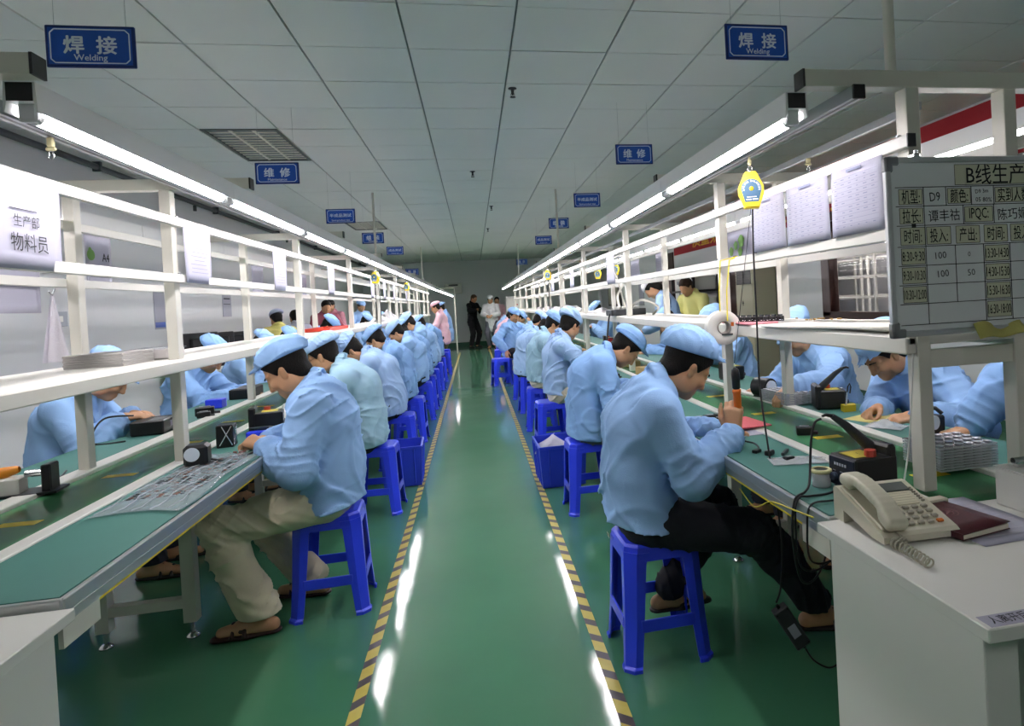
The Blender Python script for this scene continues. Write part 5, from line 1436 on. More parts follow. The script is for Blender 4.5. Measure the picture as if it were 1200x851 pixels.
# ------------------------------------------------------------------ things on the right benches
BT = .7475                      # top of the bench mats
M_CLEAR = mat('clear_plastic', '#dfe2e8', .14, alpha=.42, spec=.9)
M_CUP = mat('tray_cup', '#cfd0d8', .2, metal=.3)
M_PCB = mat('circuit_green', '#2d5a3a', .5)
M_WIRE = mat('wire_black', '#16171a', .5)
def bench_z(): return BT
def soldering_station(x, y, z, rz, label, arm=True, big=1.0):
    """control box with knobs in front, a raised rear block and the iron in a tapered holder"""
    t = thing('soldering_station', label, 'soldering station', (x, y, z), rz)
    w, d, h = .11*big, .135*big, .085*big
    MB().box((0, 0, h/2+.004), (d, w, h), bevel=.005).build('case', M_BLACK, t)
    MB().box((-d/2-.002, 0, h/2+.004), (.006, w*.94, h*.9), bevel=.002).build('front_panel', mat('panel_black', '#1d2230', .3), t)
    for k in (-1, 1): MB().cyl((-d/2-.004, k*w*.22, h*.38), (-d/2-.018, k*w*.22, h*.38), .011*big, 16).cyl((-d/2-.018, k*w*.22, h*.38), (-d/2-.02, k*w*.22, h*.38), .009*big, 16).build('knob', mat('knob_grey', '#4a5266', .4), t)
    pr = MB(); FM = plane_M((-d/2-.0052, 0, h*.78), (0, -1, 0), (0, 0, 1))
    for k in range(5): pr.box((-.026+.011*k, 0, 0), (.007, .008, .0004), 0, FM)
    for k in range(3): pr.box((-.03+.03*k, -.02, 0), (.012, .002, .0004), 0, FM)
    pr.build('lettering', mat('panel_white', '#b7bccb', .5), t)
    MB().box((-d*.12, 0, h+.0048), (d*.5, w*.62, .0012)).build('warning_label', mat('label_amber', '#c9b944', .5), t)
    MB().text('!', .03, xf((-d*.12, 0, h+.0055))).build('warning_sign', M_INKD, t)
    for sx in (-1, 1):
        for sy in (-1, 1): MB().cyl((sx*d*.4, sy*w*.4, 0), (sx*d*.4, sy*w*.4, .006), .007, 10).build('foot', M_DARK, t)
    b = MB().box((d*.40, w*.02, h*.72), (d*.22, w*1.02, h*1.30), bevel=.008); b.build('rear_block', M_BLACK, t)
    if arm:
        a = MB().tube([(d*.30, w*.1, h*1.12), (d*.12, w*.16, h*1.40), (-d*.22, w*.28, h*1.95), (-d*.46, w*.38, h*2.25)], [.017, .0165, .012, .008], 10)
        a.build('iron_holder', M_DARK, t)
        MB().tube([(-d*.46, w*.38, h*2.25), (-d*.58, w*.42, h*2.30), (-d*.66, w*.44, h*2.26)], [.006, .005, .004], 8).build('iron_handle', M_BLACK, t)
    MB().cyl((-d*.02, -w*.3, h), (-d*.02, -w*.3, h+.022), .016, 14).build('sponge_cup', mat('cup_red', '#a93a2c', .5), t)
    return t
S1 = soldering_station(1.065, 1.70, BT, .12, 'large black soldering station with yellow label at the near end of the right bench', True, 1.05)
o = MB().tube(arc_pts([(.978, 1.765, .937), (.962, 1.775, .925), (.945, 1.77, .88), (.93, 1.755, .81), (.905, 1.72, .765), (.87, 1.68, .757), (.828, 1.66, .742), (.815, 1.655, .64), (.86, 1.70, .50), (1.0, 1.85, .46), (1.16, 2.0, .60)], 8), .0036, 7).build('iron_cable', M_WIRE)
tag(o, 'black cable looping from the large soldering iron over the bench edge', 'cable')
o = MB().tube(arc_pts([(.985, 1.665, .765), (.93, 1.66, .7525), (.87, 1.655, .7525), (.835, 1.65, .752), (.822, 1.648, .70), (.85, 1.68, .55), (1.0, 1.80, .50), (1.16, 1.9, .60)], 8), .0032, 7).build('mains_cable', M_WIRE)
tag(o, 'black mains cable from the soldering station front across the mat', 'cable')
o = MB().tube(arc_pts([(1.0, 1.625, .765), (.95, 1.60, .7525), (.90, 1.60, .7525), (.84, 1.59, .7515), (.823, 1.585, .70), (.86, 1.64, .58), (1.0, 1.74, .54), (1.16, 1.82, .60)], 8), .003, 7).build('mains_cable', M_WIRE)
tag(o, 'second black cable across the end of the right mat', 'cable')
o = MB().tube(arc_pts([(.842, 2.08, .66), (.835, 1.95, .64), (.822, 1.80, .70), (.80, 1.62, .735), (.795, 1.50, .752)], 8), .0022, 6).build('yellow_cord', mat('cord_yellow', '#c8bb3a', .5))
tag(o, 'thin yellow cord slung along the edge of the right bench to the desk corner', 'cord')
t = thing('parts_jar', 'clear jar with a cream rim full of small metal parts beside the soldering station', 'jar', (.957, 1.745, BT))
MB().lathe([(.001, 0), (.026, 0), (.027, .004), (.027, .045), (.0255, .045), (.0255, .003), (.001, .003)], 20).build('glass', M_CLEAR, t)
MB().lathe([(.0285, .040), (.031, .042), (.031, .049), (.0285, .0505), (.020, .0505), (.020, .048), (.027, .046)], 24).build('rim', mat('rim_cream', '#d3cd9c', .5), t)
cts = MB(); rs = random.Random(4)
for k in range(40):
    a = rs.uniform(0, 6.28); r = rs.uniform(0, .019); cts.box((r*math.cos(a), r*math.sin(a), .006+rs.random()*.024), (.007, .004, .003), k % 2, None, 0, rs.uniform(0, 3))
o = cts.build('contents', [M_STEEL, mat('part_brown', '#7b4a36', .5)], t); o['kind'] = 'stuff'
def cup_tray(w, d, h=.008, nx=6, ny=4):
    m = MB(); m.box((0, 0, h*.3), (w, d, .0016)); 
    for a, b in ((w/2, 0), (-w/2, 0)): m.box((a, b, .0025), (.0014, d, .005))
    for a, b in ((0, d/2), (0, -d/2)): m.box((a, b, .0025), (w, .0014, .005))
    c = MB()
    for i in range(nx):
        for j in range(ny):
            c.lathe([(.40*w/nx, h*.95), (.34*w/nx, h*.95), (.30*w/nx, .003), (.12*w/nx, .003), (.12*w/nx, .006), (.001, .006)], 10, 0, xf((-w/2+(i+.5)*w/nx, -d/2+(j+.5)*d/ny, 0)))
    return m, c
def tray_stack(x, y, z, rz, n, w, d, label_fn, group, step=.0082, nx=6, ny=4):
    first = None
    for k in range(n):
        if first is None:
            t = thing('component_tray', '', 'tray', (x, y, z), rz, group)
            a, c = cup_tray(w, d, .009, nx, ny); a.build('tray', M_CLEAR, t); c.build('cup', M_CUP, t); first = t
        else: t = copy_tree(first)
        rs = random.Random(k); t.location = (x+rs.uniform(-.001, .001), y+rs.uniform(-.001, .001), z+k*step); t['label'] = label_fn(k); t['group'] = group
tray_stack(1.425, 1.80, .7545, .02, 9, .20, .17, lambda k: 'clear cup tray, %s from the top of the stack on the near belt end' % ORD[8-k], 'clear cup trays stacked on the near belt end')
tray_stack(1.62, 3.10, .7545, .1, 7, .34, .24, lambda k: 'clear cup tray, %s from the top of the stack under the resting hand' % ORD[6-k], 'clear cup trays stacked on the far right bench', nx=10, ny=7)
S2 = soldering_station(1.625, 2.86, BT, PI-.3, 'black soldering station with yellow corner behind the belt, next to the tray stack', True, 1.0)
o = MB().prism([(-.03, -.02), (.03, -.02), (.045, .02), (-.02, .025)], 0, .03).build('sponge_holder', mat('holder_yellow', '#b9a820', .5)); o.location = (1.655, 2.745, BT); tag(o, 'black and yellow sponge holder in front of the far soldering station', 'holder')
t = thing('desk_fan_motor', 'black unit with a round white face on the far right bench behind the near post', 'unit', (1.655, 2.20, BT), .3)
MB().box((0, 0, .035), (.10, .08, .07), bevel=.006).build('case', M_BLACK, t)
MB().cyl((-.02, -.041, .05), (-.02, -.047, .05), .026, 20).build('face', M_SIGNT, t)
MB().tube([(-.01, .02, .07), (.0, .02, .095), (.05, .0, .09), (.06, -.02, .07)], .008, 8).build('bracket', M_DARK, t)
t = thing('work_sheet', 'yellow instruction sheet under the writing hand on the far right bench', 'paper', (1.66, 2.56, BT), .4)
MB().grid(lambda u, v: ((u-.5)*.21, (v-.5)*.15, .0012), 2, 2, 0, None, .0008).build('sheet', mat('paper_yellow', '#d9cb83', .8), t)
t = thing('pen', 'silver and black pen held upright by the writing worker behind the right line', 'pen', (1.642, 2.74, .762)); t.rotation_euler = (.05, .12, 0)
MB().cyl((0, 0, .01), (0, 0, .075), .0045, 10).build('barrel', M_STEEL, t); MB().tube([(0, 0, .075), (.0, 0, .10), (.008, .0, .115), (.016, 0, .10), (.014, 0, .07)], .003, 8).build('clip', M_BLACK, t); MB().cyl((0, 0, .0), (0, 0, .01), .001, 8, r2=.004).build('nib', M_DARK, t)
def poly_bag(x, y, z, w, d, h, label, seed=1, tint=None):
    rs = np.random.RandomState(seed); a = rs.uniform(0, 6, 6)
    m = MB().grid(lambda u, v: ((u-.5)*w, (v-.5)*d, .002+h*math.sin(PI*u)*math.sin(PI*v)*(.7+.3*math.sin(9*u+a[0])*math.sin(8*v+a[1]))+.15*h*math.sin(23*u+a[2])*math.sin(19*v+a[3])*math.sin(PI*u)), 18, 14, 0, None, .0012)
    o = m.build('plastic_bag', tint or M_CLEAR); o.location = (x, y, z); o.rotation_euler = (0, 0, a[4]); return tag(o, label, 'bag')
poly_bag(1.585, 2.36, BT+.004, .15, .10, .03, 'crumpled clear bag on the far right bench by the yellow sheet', 3)
poly_bag(1.035, 2.02, BT+.002, .20, .10, .012, 'flat clear bag of screws near the inner rail of the right bench', 5)
# red pads with a white sheet and black modules in front of the nearest man
for k, (x, y, rz) in enumerate(((1.02, 2.66, .25), (1.05, 2.64, .1))):
    t = thing('bubble_pad', 'red anti-static foam pad on the right bench, %s of two' % ('lower' if k == 0 else 'upper'), 'pad', (x, y, BT+.0035+.008*k), rz, 'red foam pads in front of the screwdriver man')
    MB().box((0, 0, .0025), (.28-.03*k, .22, .006), bevel=.002).build('pad', mat('pad_red', '#d0636a', .7, bump=.4, bscale=120), t)
t = thing('paper_sheet', 'white sheet sticking out under the red pads on the right bench', 'paper', (1.07, 2.53, BT+.001), .1); MB().box((0, 0, .0006), (.15, .16, .0012)).build('sheet', M_PAPER, t)
def module(x, y, z, rz, label, group=None, s=1.0):
    t = thing('black_module', label, 'module', (x, y, z), rz, group)
    MB().box((0, 0, .012*s), (.05*s, .035*s, .024*s), bevel=.003).build('case', M_BLACK, t)
    MB().box((.0, 0, .0255*s), (.03*s, .02*s, .003*s)).build('cover', M_GALV, t)
    MB().box((.03*s, 0, .006*s), (.02*s, .02*s, .008*s), bevel=.001).build('connector', M_DARK, t)
    return t
for k, (x, y, rz) in enumerate(((.93, 2.72, .2), (.985, 2.74, .1), (1.04, 2.76, .3), (.955, 2.66, .5), (1.02, 2.68, -.2), (.90, 2.66, .4))):
    module(x, y, BT+.0175, rz, 'black module on the red pads, %s of six counted from the aisle' % ('third', 'fifth', 'sixth', 'fourth', 'second', 'first')[k], 'black modules on the red pads')
module(1.265, 2.42, .7392, -.4, 'single black module lying on the belt beyond the red pads', s=1.25)
for k, (x, y, s) in enumerate(((.98, 2.135, .7), (1.0, 2.03, .7))): module(x, y, BT, .7-.5*k, 'small black connector on the near right mat, %s the bench end' % ('farther from' if k == 0 else 'closer to'), 'small black connectors on the near right mat', s)
o = MB().tube(arc_pts([(1.0, 2.42, BT+.004), (.985, 2.36, BT+.004), (1.0, 2.31, BT+.004), (.99, 2.25, BT+.004), (.965, 2.20, BT+.004)], 8), .0035, 7).box((.955, 2.185, BT+.006), (.035, .02, .011), 0, None, .002, .6).build('jumper_lead', M_WIRE); tag(o, 'short black lead with a plug on the right mat beside the elbow', 'lead')
o = MB().box((1.035, 2.13, BT+.006), (.07, .012, .011), 0, None, .002, .9).build('cable_tie_strip', M_DARK); tag(o, 'dark plastic strip near the inner rail of the right bench', 'strip')
# roll of wrapping film hung on yellow cords
t = thing('film_roll', 'big white roll of film hung on yellow cords from the right rail', 'roll', (1.082, 2.78, 1.166), -.12)
RM = Matrix.Rotation(PI/2, 4, 'X')
MB().lathe([(.030, -.03), (.074, -.03), (.076, -.026), (.076, .026), (.074, .03), (.030, .03), (.030, -.03)], 40, 0, RM).build('film', mat('film_white', '#dedbd2', .3), t)
MB().lathe([(.0255, -.032), (.031, -.032), (.031, .032), (.0255, .032), (.0255, -.032)], 30, 0, RM).build('core', mat('core_grey', '#8d867c', .7), t)
MB().box((.012, -.034, -.030), (.05, .006, .008), bevel=.002).build('film_end', M_DARK, t)
for k, x in enumerate((-.018, .016)):
    MB().tube([(x*.9, -.036, .03 if k else .074), (.002+x, -.038, .164), (.018+x*1.2, -.034, .296), (.078, -.02, .312)], .0030, 6).build('hanging_cord', mat('cord_yellow2', '#e6d63a', .5), t, 'yellow hanging cord')
# on the right shelf
SH = G[1]['shelf'][1]
o = MB().box((1.20, 2.76, SH+.004), (.14, .30, .008), 0, None, .003).build('bubble_wrap', mat('wrap_pink', '#d98a96', .6, bump=.4, bscale=90)); tag(o, 'pink bubble wrap under the black connectors on the right shelf', 'wrap')
t = thing('foam_sheet', 'white foam sheet lying on the right shelf next to the whiteboard', 'foam', (1.30, 2.08, SH), .02)
MB().grid(lambda u, v: ((u-.5)*.34, (v-.5)*.78, .012+.006*math.sin(4*v+1)+.005*u*v), 8, 14, 0, None, .01).build('sheet', mat('foam_white', '#dcd9d0', .8), t)
for k in range(9):
    t = thing('connector_block', 'black connector, %s from the near end of the row on the right shelf' % ORD[k], 'connector', (1.135+.019*k, 2.80-.021*k, SH+.0085), .5, 'black connectors in a row on the right shelf')
    MB().box((0, 0, .011), (.03, .026, .022), bevel=.002).build('case', M_BLACK, t); MB().box((.002, 0, .025), (.012, .018, .008)).build('socket', M_DARK, t)
    pn = MB()
    for q in (-.006, 0, .006): pn.cyl((q-.018, -.012, .006), (q-.018, -.024, .006), .0012, 6)
    pn.build('pin', M_STEEL, t)
rs = random.Random(9)
for k in range(12):
    o = MB().box((0, 0, .003), (.012, .006, .005), 0, None, .001).build('brass_part', mat('brass', '#9a7a45', .35, metal=.8)); o.location = (1.20+.12*rs.random(), 2.18+.27*rs.random(), SH+.0185+.004); o.rotation_euler = (0, 0, rs.uniform(0, 3)); tag(o, 'tiny brass part scattered on the white foam of the right shelf', 'part', 'brass parts on the foam')
t = thing('power_strip', 'black power box with white plugs on the right shelf by the third post', 'power strip', (1.24, 5.35, SH), .1)
MB().box((0, 0, .026), (.30, .16, .05), bevel=.004).build('case', M_DARK, t)
for k in range(3): MB().box((-.09+.09*k, 0, .062), (.05, .05, .024), bevel=.004).build('plug', M_LAM, t)
for k, pp_ in enumerate(([(1.20, 5.4, SH+.06), (1.22, 5.55, SH+.16), (1.30, 5.75, SH+.24), (1.40, 6.2, SH+.30), (1.46, 6.6, SH+.33)], [(1.28, 5.35, SH+.06), (1.34, 5.2, SH+.12), (1.42, 5.0, SH+.06), (1.36, 4.95, SH+.004)], [(1.25, 5.4, SH+.06), (1.24, 5.6, SH+.3), (1.27, 5.9, SH+.5), (1.45, 6.3, SH+.56)])):
    o = MB().tube(arc_pts(pp_, 8), .010 if k < 2 else .008, 8).build('white_hose', mat('hose_white', '#d3d0c4', .45)); tag(o, 'thick white cable from the black power box on the right shelf, %s' % ('running off', 'looped', 'rising')[k], 'cable', None)
o = MB().tube(arc_pts([(1.13, 5.33, SH+.03), (1.09, 5.30, SH+.01), (1.06, 5.27, 1.05), (1.03, 5.2, .9), (.98, 5.05, .80), (.95, 4.98, .757)], 8), .007, 7).build('black_hose', M_WIRE); tag(o, 'thick black cable hanging from the right shelf to the bench by the third post', 'cable')
t = thing('spray_bottle', 'orange plastic bottle with a red cap on the belt by the third right post', 'bottle', (1.30, 6.35, .7395))
MB().lathe([(.001, 0), (.045, 0), (.047, .006), (.047, .13), (.03, .155), (.022, .16), (.001, .16)], 20).build('bottle', mat('bottle_orange', '#a3481c', .3), t); MB().lathe([(.001, .155), (.025, .157), (.027, .19), (.001, .192)], 18).build('cap', M_RED, t)
t = thing('parts_box', 'brown cardboard box on the right belt behind the bowed man', 'box', (1.30, 4.75, .7395), .1)
MB().box((0, 0, .03), (.24, .20, .058), bevel=.002).build('carton', mat('cardboard', '#a08a5c', .8), t); MB().box((0, 0, .0602), (.22, .03, .0008)).build('tape', mat('tape_tan', '#b8a673', .4), t)
t = thing('parts_box', 'tan cardboard tray farther along the right belt', 'box', (1.25, 5.5, .7395), -.1)
MB().box((0, 0, .024), (.22, .24, .045), bevel=.002).build('carton', mat('cardboard', '#a08a5c', .8), t); MB().box((0, 0, .0475), (.2, .03, .0008)).build('tape', mat('tape_tan', '#b8a673', .4), t)
poly_bag(1.0, 4.0, BT+.002, .22, .34, .035, 'clear bag of lilac parts in front of the bowed man on the right', 8, mat('bag_lilac', '#c9bccb', .3, trans=.4))
for k, (x, y) in enumerate(((1.0, 3.55), (.96, 4.62), (.98, 5.15), (1.0, 5.75), (1.0, 6.6))): module(x, y, BT, .4*k, 'black module on the right aisle bench, %s behind the red pads' % ORD[k], 'black modules along the right aisle bench', 1.4)
o = MB().box((0, 0, .012), (.20, .10, .02), 0, None, .005).build('parts_tray', mat('tray_violet', '#5a55c8', .4)); o.location = (.93, 4.85, BT); tag(o, 'violet plastic tray on the right bench by the third worker', 'tray')
t = thing('lamp_head', 'black round unit with a white dial on the far rail behind the raised screwdriver', 'unit', (1.50, 3.30, .754), .4)
MB().cyl((0, -.05, .05), (0, .05, .05), .05, 20).build('case', M_BLACK, t); MB().cyl((0, -.051, .05), (0, -.058, .05), .038, 20).build('dial', M_SIGNT, t); MB().box((0, 0, .004), (.08, .08, .008), bevel=.002).build('base', M_BLACK, t)
for k, (x, y) in enumerate(((1.64, 4.1), (1.62, 4.9), (1.64, 6.6), (1.64, 8.1))): soldering_station(x, y, BT, PI, 'black soldering station on the far right bench, %s beyond the tray stack' % ('first', 'second', 'third', 'fourth')[k], False, 1.0)

# ------------------------------------------------------------------ things on the left benches
t = thing('blister_sheets', 'clear film of small parts spread over the near left bench', 'film', (-1.03, 2.62, BT+.002), 0)
w_, d_ = .26, .82
MB().grid(lambda u, v: ((u-.5)*w_*(1-.15*v)+.01*math.sin(9*v), (v-.5)*d_+.03*math.sin(4*u), .004+.003*math.sin(21*u+3*v)*math.sin(17*v)+.004*abs(math.sin(11*v+2*u))**6), 18, 34, 0, None, .0008).build('film', mat('film_bluegrey', '#c3d0d8', .12, alpha=.33, spec=1.0), t)
cm_ = MB(); rs = random.Random(12)
for i in range(9):
    for j in range(34):
        if rs.random() < .22: continue
        cm_.box((-.10+.022*i+rs.uniform(-.002, .002), -.22+.017*j+rs.uniform(-.003, .003), .0035), (.014, .006, .003), rs.choice((0, 0, 1, 2)), None, 0, rs.uniform(-.4, .4))
o = cm_.build('parts', [M_DARK, M_GALV, mat('part_brown', '#7b4a36', .5)], t); o['kind'] = 'stuff'
wr_ = MB()
for i in range(5): wr_.tube([(-.115+.05*i+.01*math.sin(k), -.39+.045*k, .009+.002*math.sin(3*k+i)) for k in range(17)], .0016, 5)
wr_.build('film_crease', M_CLEAR, t)
t = thing('transformer_unit', 'black cube unit with a white round face beside the second left post', 'unit', (-1.105, 2.885, BT), .15)
MB().box((0, 0, .044), (.085, .085, .084), bevel=.012).build('case', M_BLACK, t)
MB().cyl((-.010, -.043, .052), (-.010, -.047, .052), .027, 24).build('face', M_SIGNT, t)
MB().box((0, 0, .003), (.11, .10, .006), bevel=.002).build('base', M_DARK, t)
t = thing('module_stack', 'black upright unit with silver crossed straps on the left bench', 'unit', (-1.125, 3.26, BT), .1)
MB().box((0, 0, .05), (.07, .075, .10), bevel=.004).build('case', M_BLACK, t)
st = MB()
for a, b in (((.036, -.03, .01), (.036, .03, .09)), ((.036, .03, .01), (.036, -.03, .09)), ((-.02, -.039, .01), (.03, -.039, .095)), ((.03, -.039, .01), (-.01, -.039, .095))): st.tube([a, b], .003, 6)
st.build('strap', M_STEEL, t)
o = MB().tube(arc_pts([(-1.06, 2.89, BT+.02), (-1.02, 2.91, BT+.006), (-.97, 2.97, BT+.005), (-.93, 3.03, BT+.010)], 8), .0042, 7).build('hand_cable', M_WIRE); tag(o, 'black cable from the cube unit to the hands of the nearest left-hand man', 'cable')
rs = random.Random(6)
for k in range(14):
    o = MB().box((0, 0, .003), (.022, .006, .006), 0, None, .001).build('small_part', mat('part_redbrown', '#8b4a40', .45) if k % 3 else M_LAM); o.location = (-1.04+.07*rs.random(), 2.99+.11*rs.random(), BT+.0005); o.rotation_euler = (0, 0, rs.uniform(0, 3)); tag(o, 'small red-brown or white part scattered beside the black cube unit', 'part', 'small parts scattered on the left mat')
S3 = soldering_station(-1.06, 3.62, BT, PI+.2, 'black soldering station in front of the nearest left-hand man', False, 1.1)
o = MB().tube([(-.93, 3.30, BT+.06), (-.97, 3.36, BT+.055), (-1.08, 3.5, BT+.035), (-1.12, 3.55, BT+.03)], [.006, .0065, .004, .0015], 8).build('soldering_iron', M_DARK); tag(o, 'dark soldering iron pointing down beside the left-hand man', 'soldering iron')
o = MB().box((0, 0, .016), (.10, .05, .03), 0, None, .004).build('parts_tray', M_BLUEP); o.location = (-1.04, 3.42, BT); tag(o, 'small blue tray under the soldering iron on the left bench', 'tray')
poly_bag(-1.06, 3.98, BT+.002, .24, .20, .09, 'crumpled white plastic bag beside the man with the pale teal coat', 14, mat('bag_milky', '#dcdade', .35, trans=.25))
t = thing('soldering_unit', 'flat black soldering unit under the hands of the first worker behind the left line', 'soldering station', (-1.68, 3.86, BT), .12)
MB().box((0, 0, .038), (.15, .20, .072), bevel=.006).build('case', M_BLACK, t); MB().box((.03, -.02, .0745), (.06, .10, .002)).build('label_plate', M_GALV, t); MB().box((.0765, .03, .04), (.003, .05, .03)).build('paper_label', M_PAPER, t)
o = MB().tube(arc_pts([(-1.76, 3.84, BT+.10), (-1.84, 3.74, BT+.11), (-1.86, 3.66, BT+.05), (-1.82, 3.60, BT+.005), (-1.70, 3.62, BT+.005)], 8), .0045, 7).build('iron_cable', M_WIRE); tag(o, 'black cable looping at the wrist of the first worker behind the left line', 'cable')
for k, (x, y) in enumerate(((-1.63, 4.40), (-1.60, 4.30))): module(x, y, BT+.0, .3, 'black module with silver top behind the second left post, %s' % ('larger' if k == 0 else 'smaller'), 'modules behind the second left post', 2.0 - .6*k)
o = MB().box((0, 0, .03), (.10, .09, .058), 0, None, .004).build('parts_bin', M_BLUEP); o.location = (-1.68, 4.72, BT); tag(o, 'small blue bin on the far left bench behind the second post', 'bin')
t = thing('black_case', 'long black open case on the far left bench behind the second and third posts', 'case', (-1.66, 5.25, BT), 0)
MB().box((0, 0, .035), (.14, .30, .068), bevel=.004).build('case', M_BLACK, t); MB().box((0, 0, .071), (.12, .28, .004)).build('lid', M_DARK, t)
for k, (x, y) in enumerate(((-1.68, 6.2), (-1.68, 7.6), (-1.66, 9.4))): soldering_station(x, y, BT, 0, 'black soldering station on the far left bench, %s beyond the black case' % ('first', 'second', 'third')[k], False, 1.0)
for k, (x, y) in enumerate(((-1.02, 4.55), (-1.04, 5.35), (-1.0, 6.1), (-1.03, 7.0), (-1.02, 8.1))): module(x, y, BT, .5*k, 'black module on the left aisle bench, %s from the camera' % ORD[k], 'black modules along the left aisle bench', 1.5)
# hot glue or blow tool at the left edge of the picture
t = thing('heat_gun', 'orange-handled tool resting on a white block at the left edge of the picture', 'tool', (-1.625, 2.66, BT), .15)
MB().lathe([(.001, -.12), (.016, -.12), (.020, -.10), (.019, .0), (.014, .03), (.010, .04)], 16, 0, xf((0, 0, .082)) @ Matrix.Rotation(PI/2-.18, 4, 'Y') @ Matrix.Rotation(0, 4, 'Z')).build('handle', mat('orange_grip2', '#e08a1e', .4), t)
MB().box((.012, 0, .032), (.07, .075, .062), bevel=.005).build('block', mat('block_white', '#cfcfc6', .5), t)
MB().cyl((.055, 0, .07), (.105, 0, .068), .013, 14).build('nozzle', M_STEEL, t); MB().box((.125, 0, .05), (.03, .07, .098), bevel=.004).build('stand', M_BLACK, t); MB().box((.06, 0, .004), (.20, .11, .008)).build('base', M_BLACK, t)
t = thing('black_tool', 'black tweezers and drivers lying next to the orange-handled tool', 'tools', (-1.625, 2.90, BT), .3)
MB().tube([(0, -.08, .006), (.01, .0, .006), (.0, .09, .006)], .006, 8).build('driver', M_BLACK, t); MB().tube([(.03, -.07, .004), (.035, .0, .005), (.028, .1, .004)], .004, 8).build('tweezers', M_DARK, t)
t = thing('power_supply', 'small dark-green box at the left edge of the picture below the orange tool', 'box', (-1.63, 2.50, BT), .1)
MB().box((0, 0, .035), (.09, .08, .068), bevel=.004).build('case', mat('box_darkgreen', '#1d2d2c', .4), t); MB().box((.047, 0, .035), (.003, .04, .03)).build('label_plate', M_PAPER, t)
# on the left shelf
SL = G[-1]['shelf'][1]
for k in range(6):
    t = thing('flat_carton', 'thin grey carton, %s from the top of the pile on the left shelf' % ORD[5-k], 'carton', (-1.385, 2.88, SL+.0082*k), .06+.01*(-1)**k, 'thin grey cartons piled on the left shelf')
    MB().box((0, 0, .004), (.19, .28, .0076), bevel=.001).build('sheet', mat('carton_grey', '#a8a5a2', .6), t)
t = thing('wrapped_pack', 'pack wrapped in clear film next to the grey cartons on the left shelf', 'pack', (-1.345, 3.16, SL), .1)
MB().box((0, 0, .022), (.15, .22, .04), bevel=.004).build('pack', mat('pack_pale', '#c9c4c4', .5), t); MB().grid(lambda u, v: ((u-.5)*.165, (v-.5)*.235, .046+.003*math.sin(14*u)*math.sin(11*v)), 8, 8, 0, None, .0012).build('wrapping', M_CLEAR, t)
t = thing('hanging_cloth', 'folded white cloth hanging on a clip by the first back post of the left line', 'cloth', (-1.63, 2.99, SL))
MB().grid(lambda u, v: ((u-.5)*.03*(1-v*.9)+.006*math.sin(9*u)*(1-v), (u-.5)*.12*(1-.88*v), .02+.27*v), 10, 12).grid(lambda u, v: ((.5-u)*.03*(1-v*.9)-.012*(1-v), (u-.5)*.12*(1-.88*v), .02+.27*v), 10, 12).build('cloth', mat('cloth_white', '#cfccd6', .8, bump=.2, bscale=120), t)
MB().tube([(0, -.02, .30), (0, .0, .285), (0, .02, .31)], .003, 6).build('clip', M_GALV, t)
t = thing('red_tray', 'flat red tray lying on the left shelf by the third post', 'tray', (-1.36, 6.55, SL), 0)
MB().box((0, 0, .006), (.24, .85, .008)).build('base', mat('tray_red', '#d6432f', .45), t)
MB().box((0, .42, .016), (.24, .012, .028)).box((0, -.42, .016), (.24, .012, .028)).box((.115, 0, .016), (.012, .85, .028)).box((-.115, 0, .016), (.012, .85, .028)).build('rim', mat('tray_red', '#d6432f', .45), t)
rs = random.Random(2)
for k in range(6):
    t2 = thing('gear_part', 'brown part lying in the red tray', 'part', (-1.36+rs.uniform(-.07, .07), 6.25+.12*k, SL+.0105), rs.random(), 'brown parts in the red tray')
    MB().lathe([(.012, 0), (.03, 0), (.032, .012), (.012, .014), (.012, 0)], 12).build('wheel', mat('part_brown', '#7b4a36', .5), t2)
for k, (y, h) in enumerate(((10.2, .10), (10.9, .17), (11.5, .12), (13.2, .12))): poly_bag(-1.36, y, SL+.001, .30, .34, h, 'white plastic bundle on the left shelf, %s along' % ('first', 'second', 'third', 'fourth')[k], 20+k, mat('bag_milky', '#dcdade', .35, trans=.25))
for k, (y, h) in enumerate(((6.9, .06), (9.2, .10), (10.3, .08), (11.6, .08), (13.4, .07))): poly_bag(1.34, y, SH+.001, .28, .36, h, 'white plastic bundle on the right shelf, %s along' % ('first', 'second', 'third', 'fourth', 'fifth')[k], 30+k, mat('bag_milky', '#dcdade', .35, trans=.25))
for k, (x, y) in enumerate(((-1.06, 7.7), (-1.06, 8.0), (-1.06, 11.25))):
    o = MB().tube(arc_pts([(x, y, 1.63), (x+.005, y+.01, 1.3), (x-.005, y, 1.05), (x+.05, y, .85)], 6), .004, 6).build('power_cable', M_WIRE); tag(o, 'black cable hanging over the left row, %s down the aisle' % ('nearest', 'second', 'farthest')[k], 'cable')
o = MB().tube(arc_pts([(1.015, 8.95, 1.62), (1.02, 8.95, 1.3), (1.01, 8.95, 1.0), (.98, 8.95, .85)], 6), .006, 6).build('power_cable', M_WIRE); tag(o, 'black cable hanging from the far balancer over the right row', 'cable')

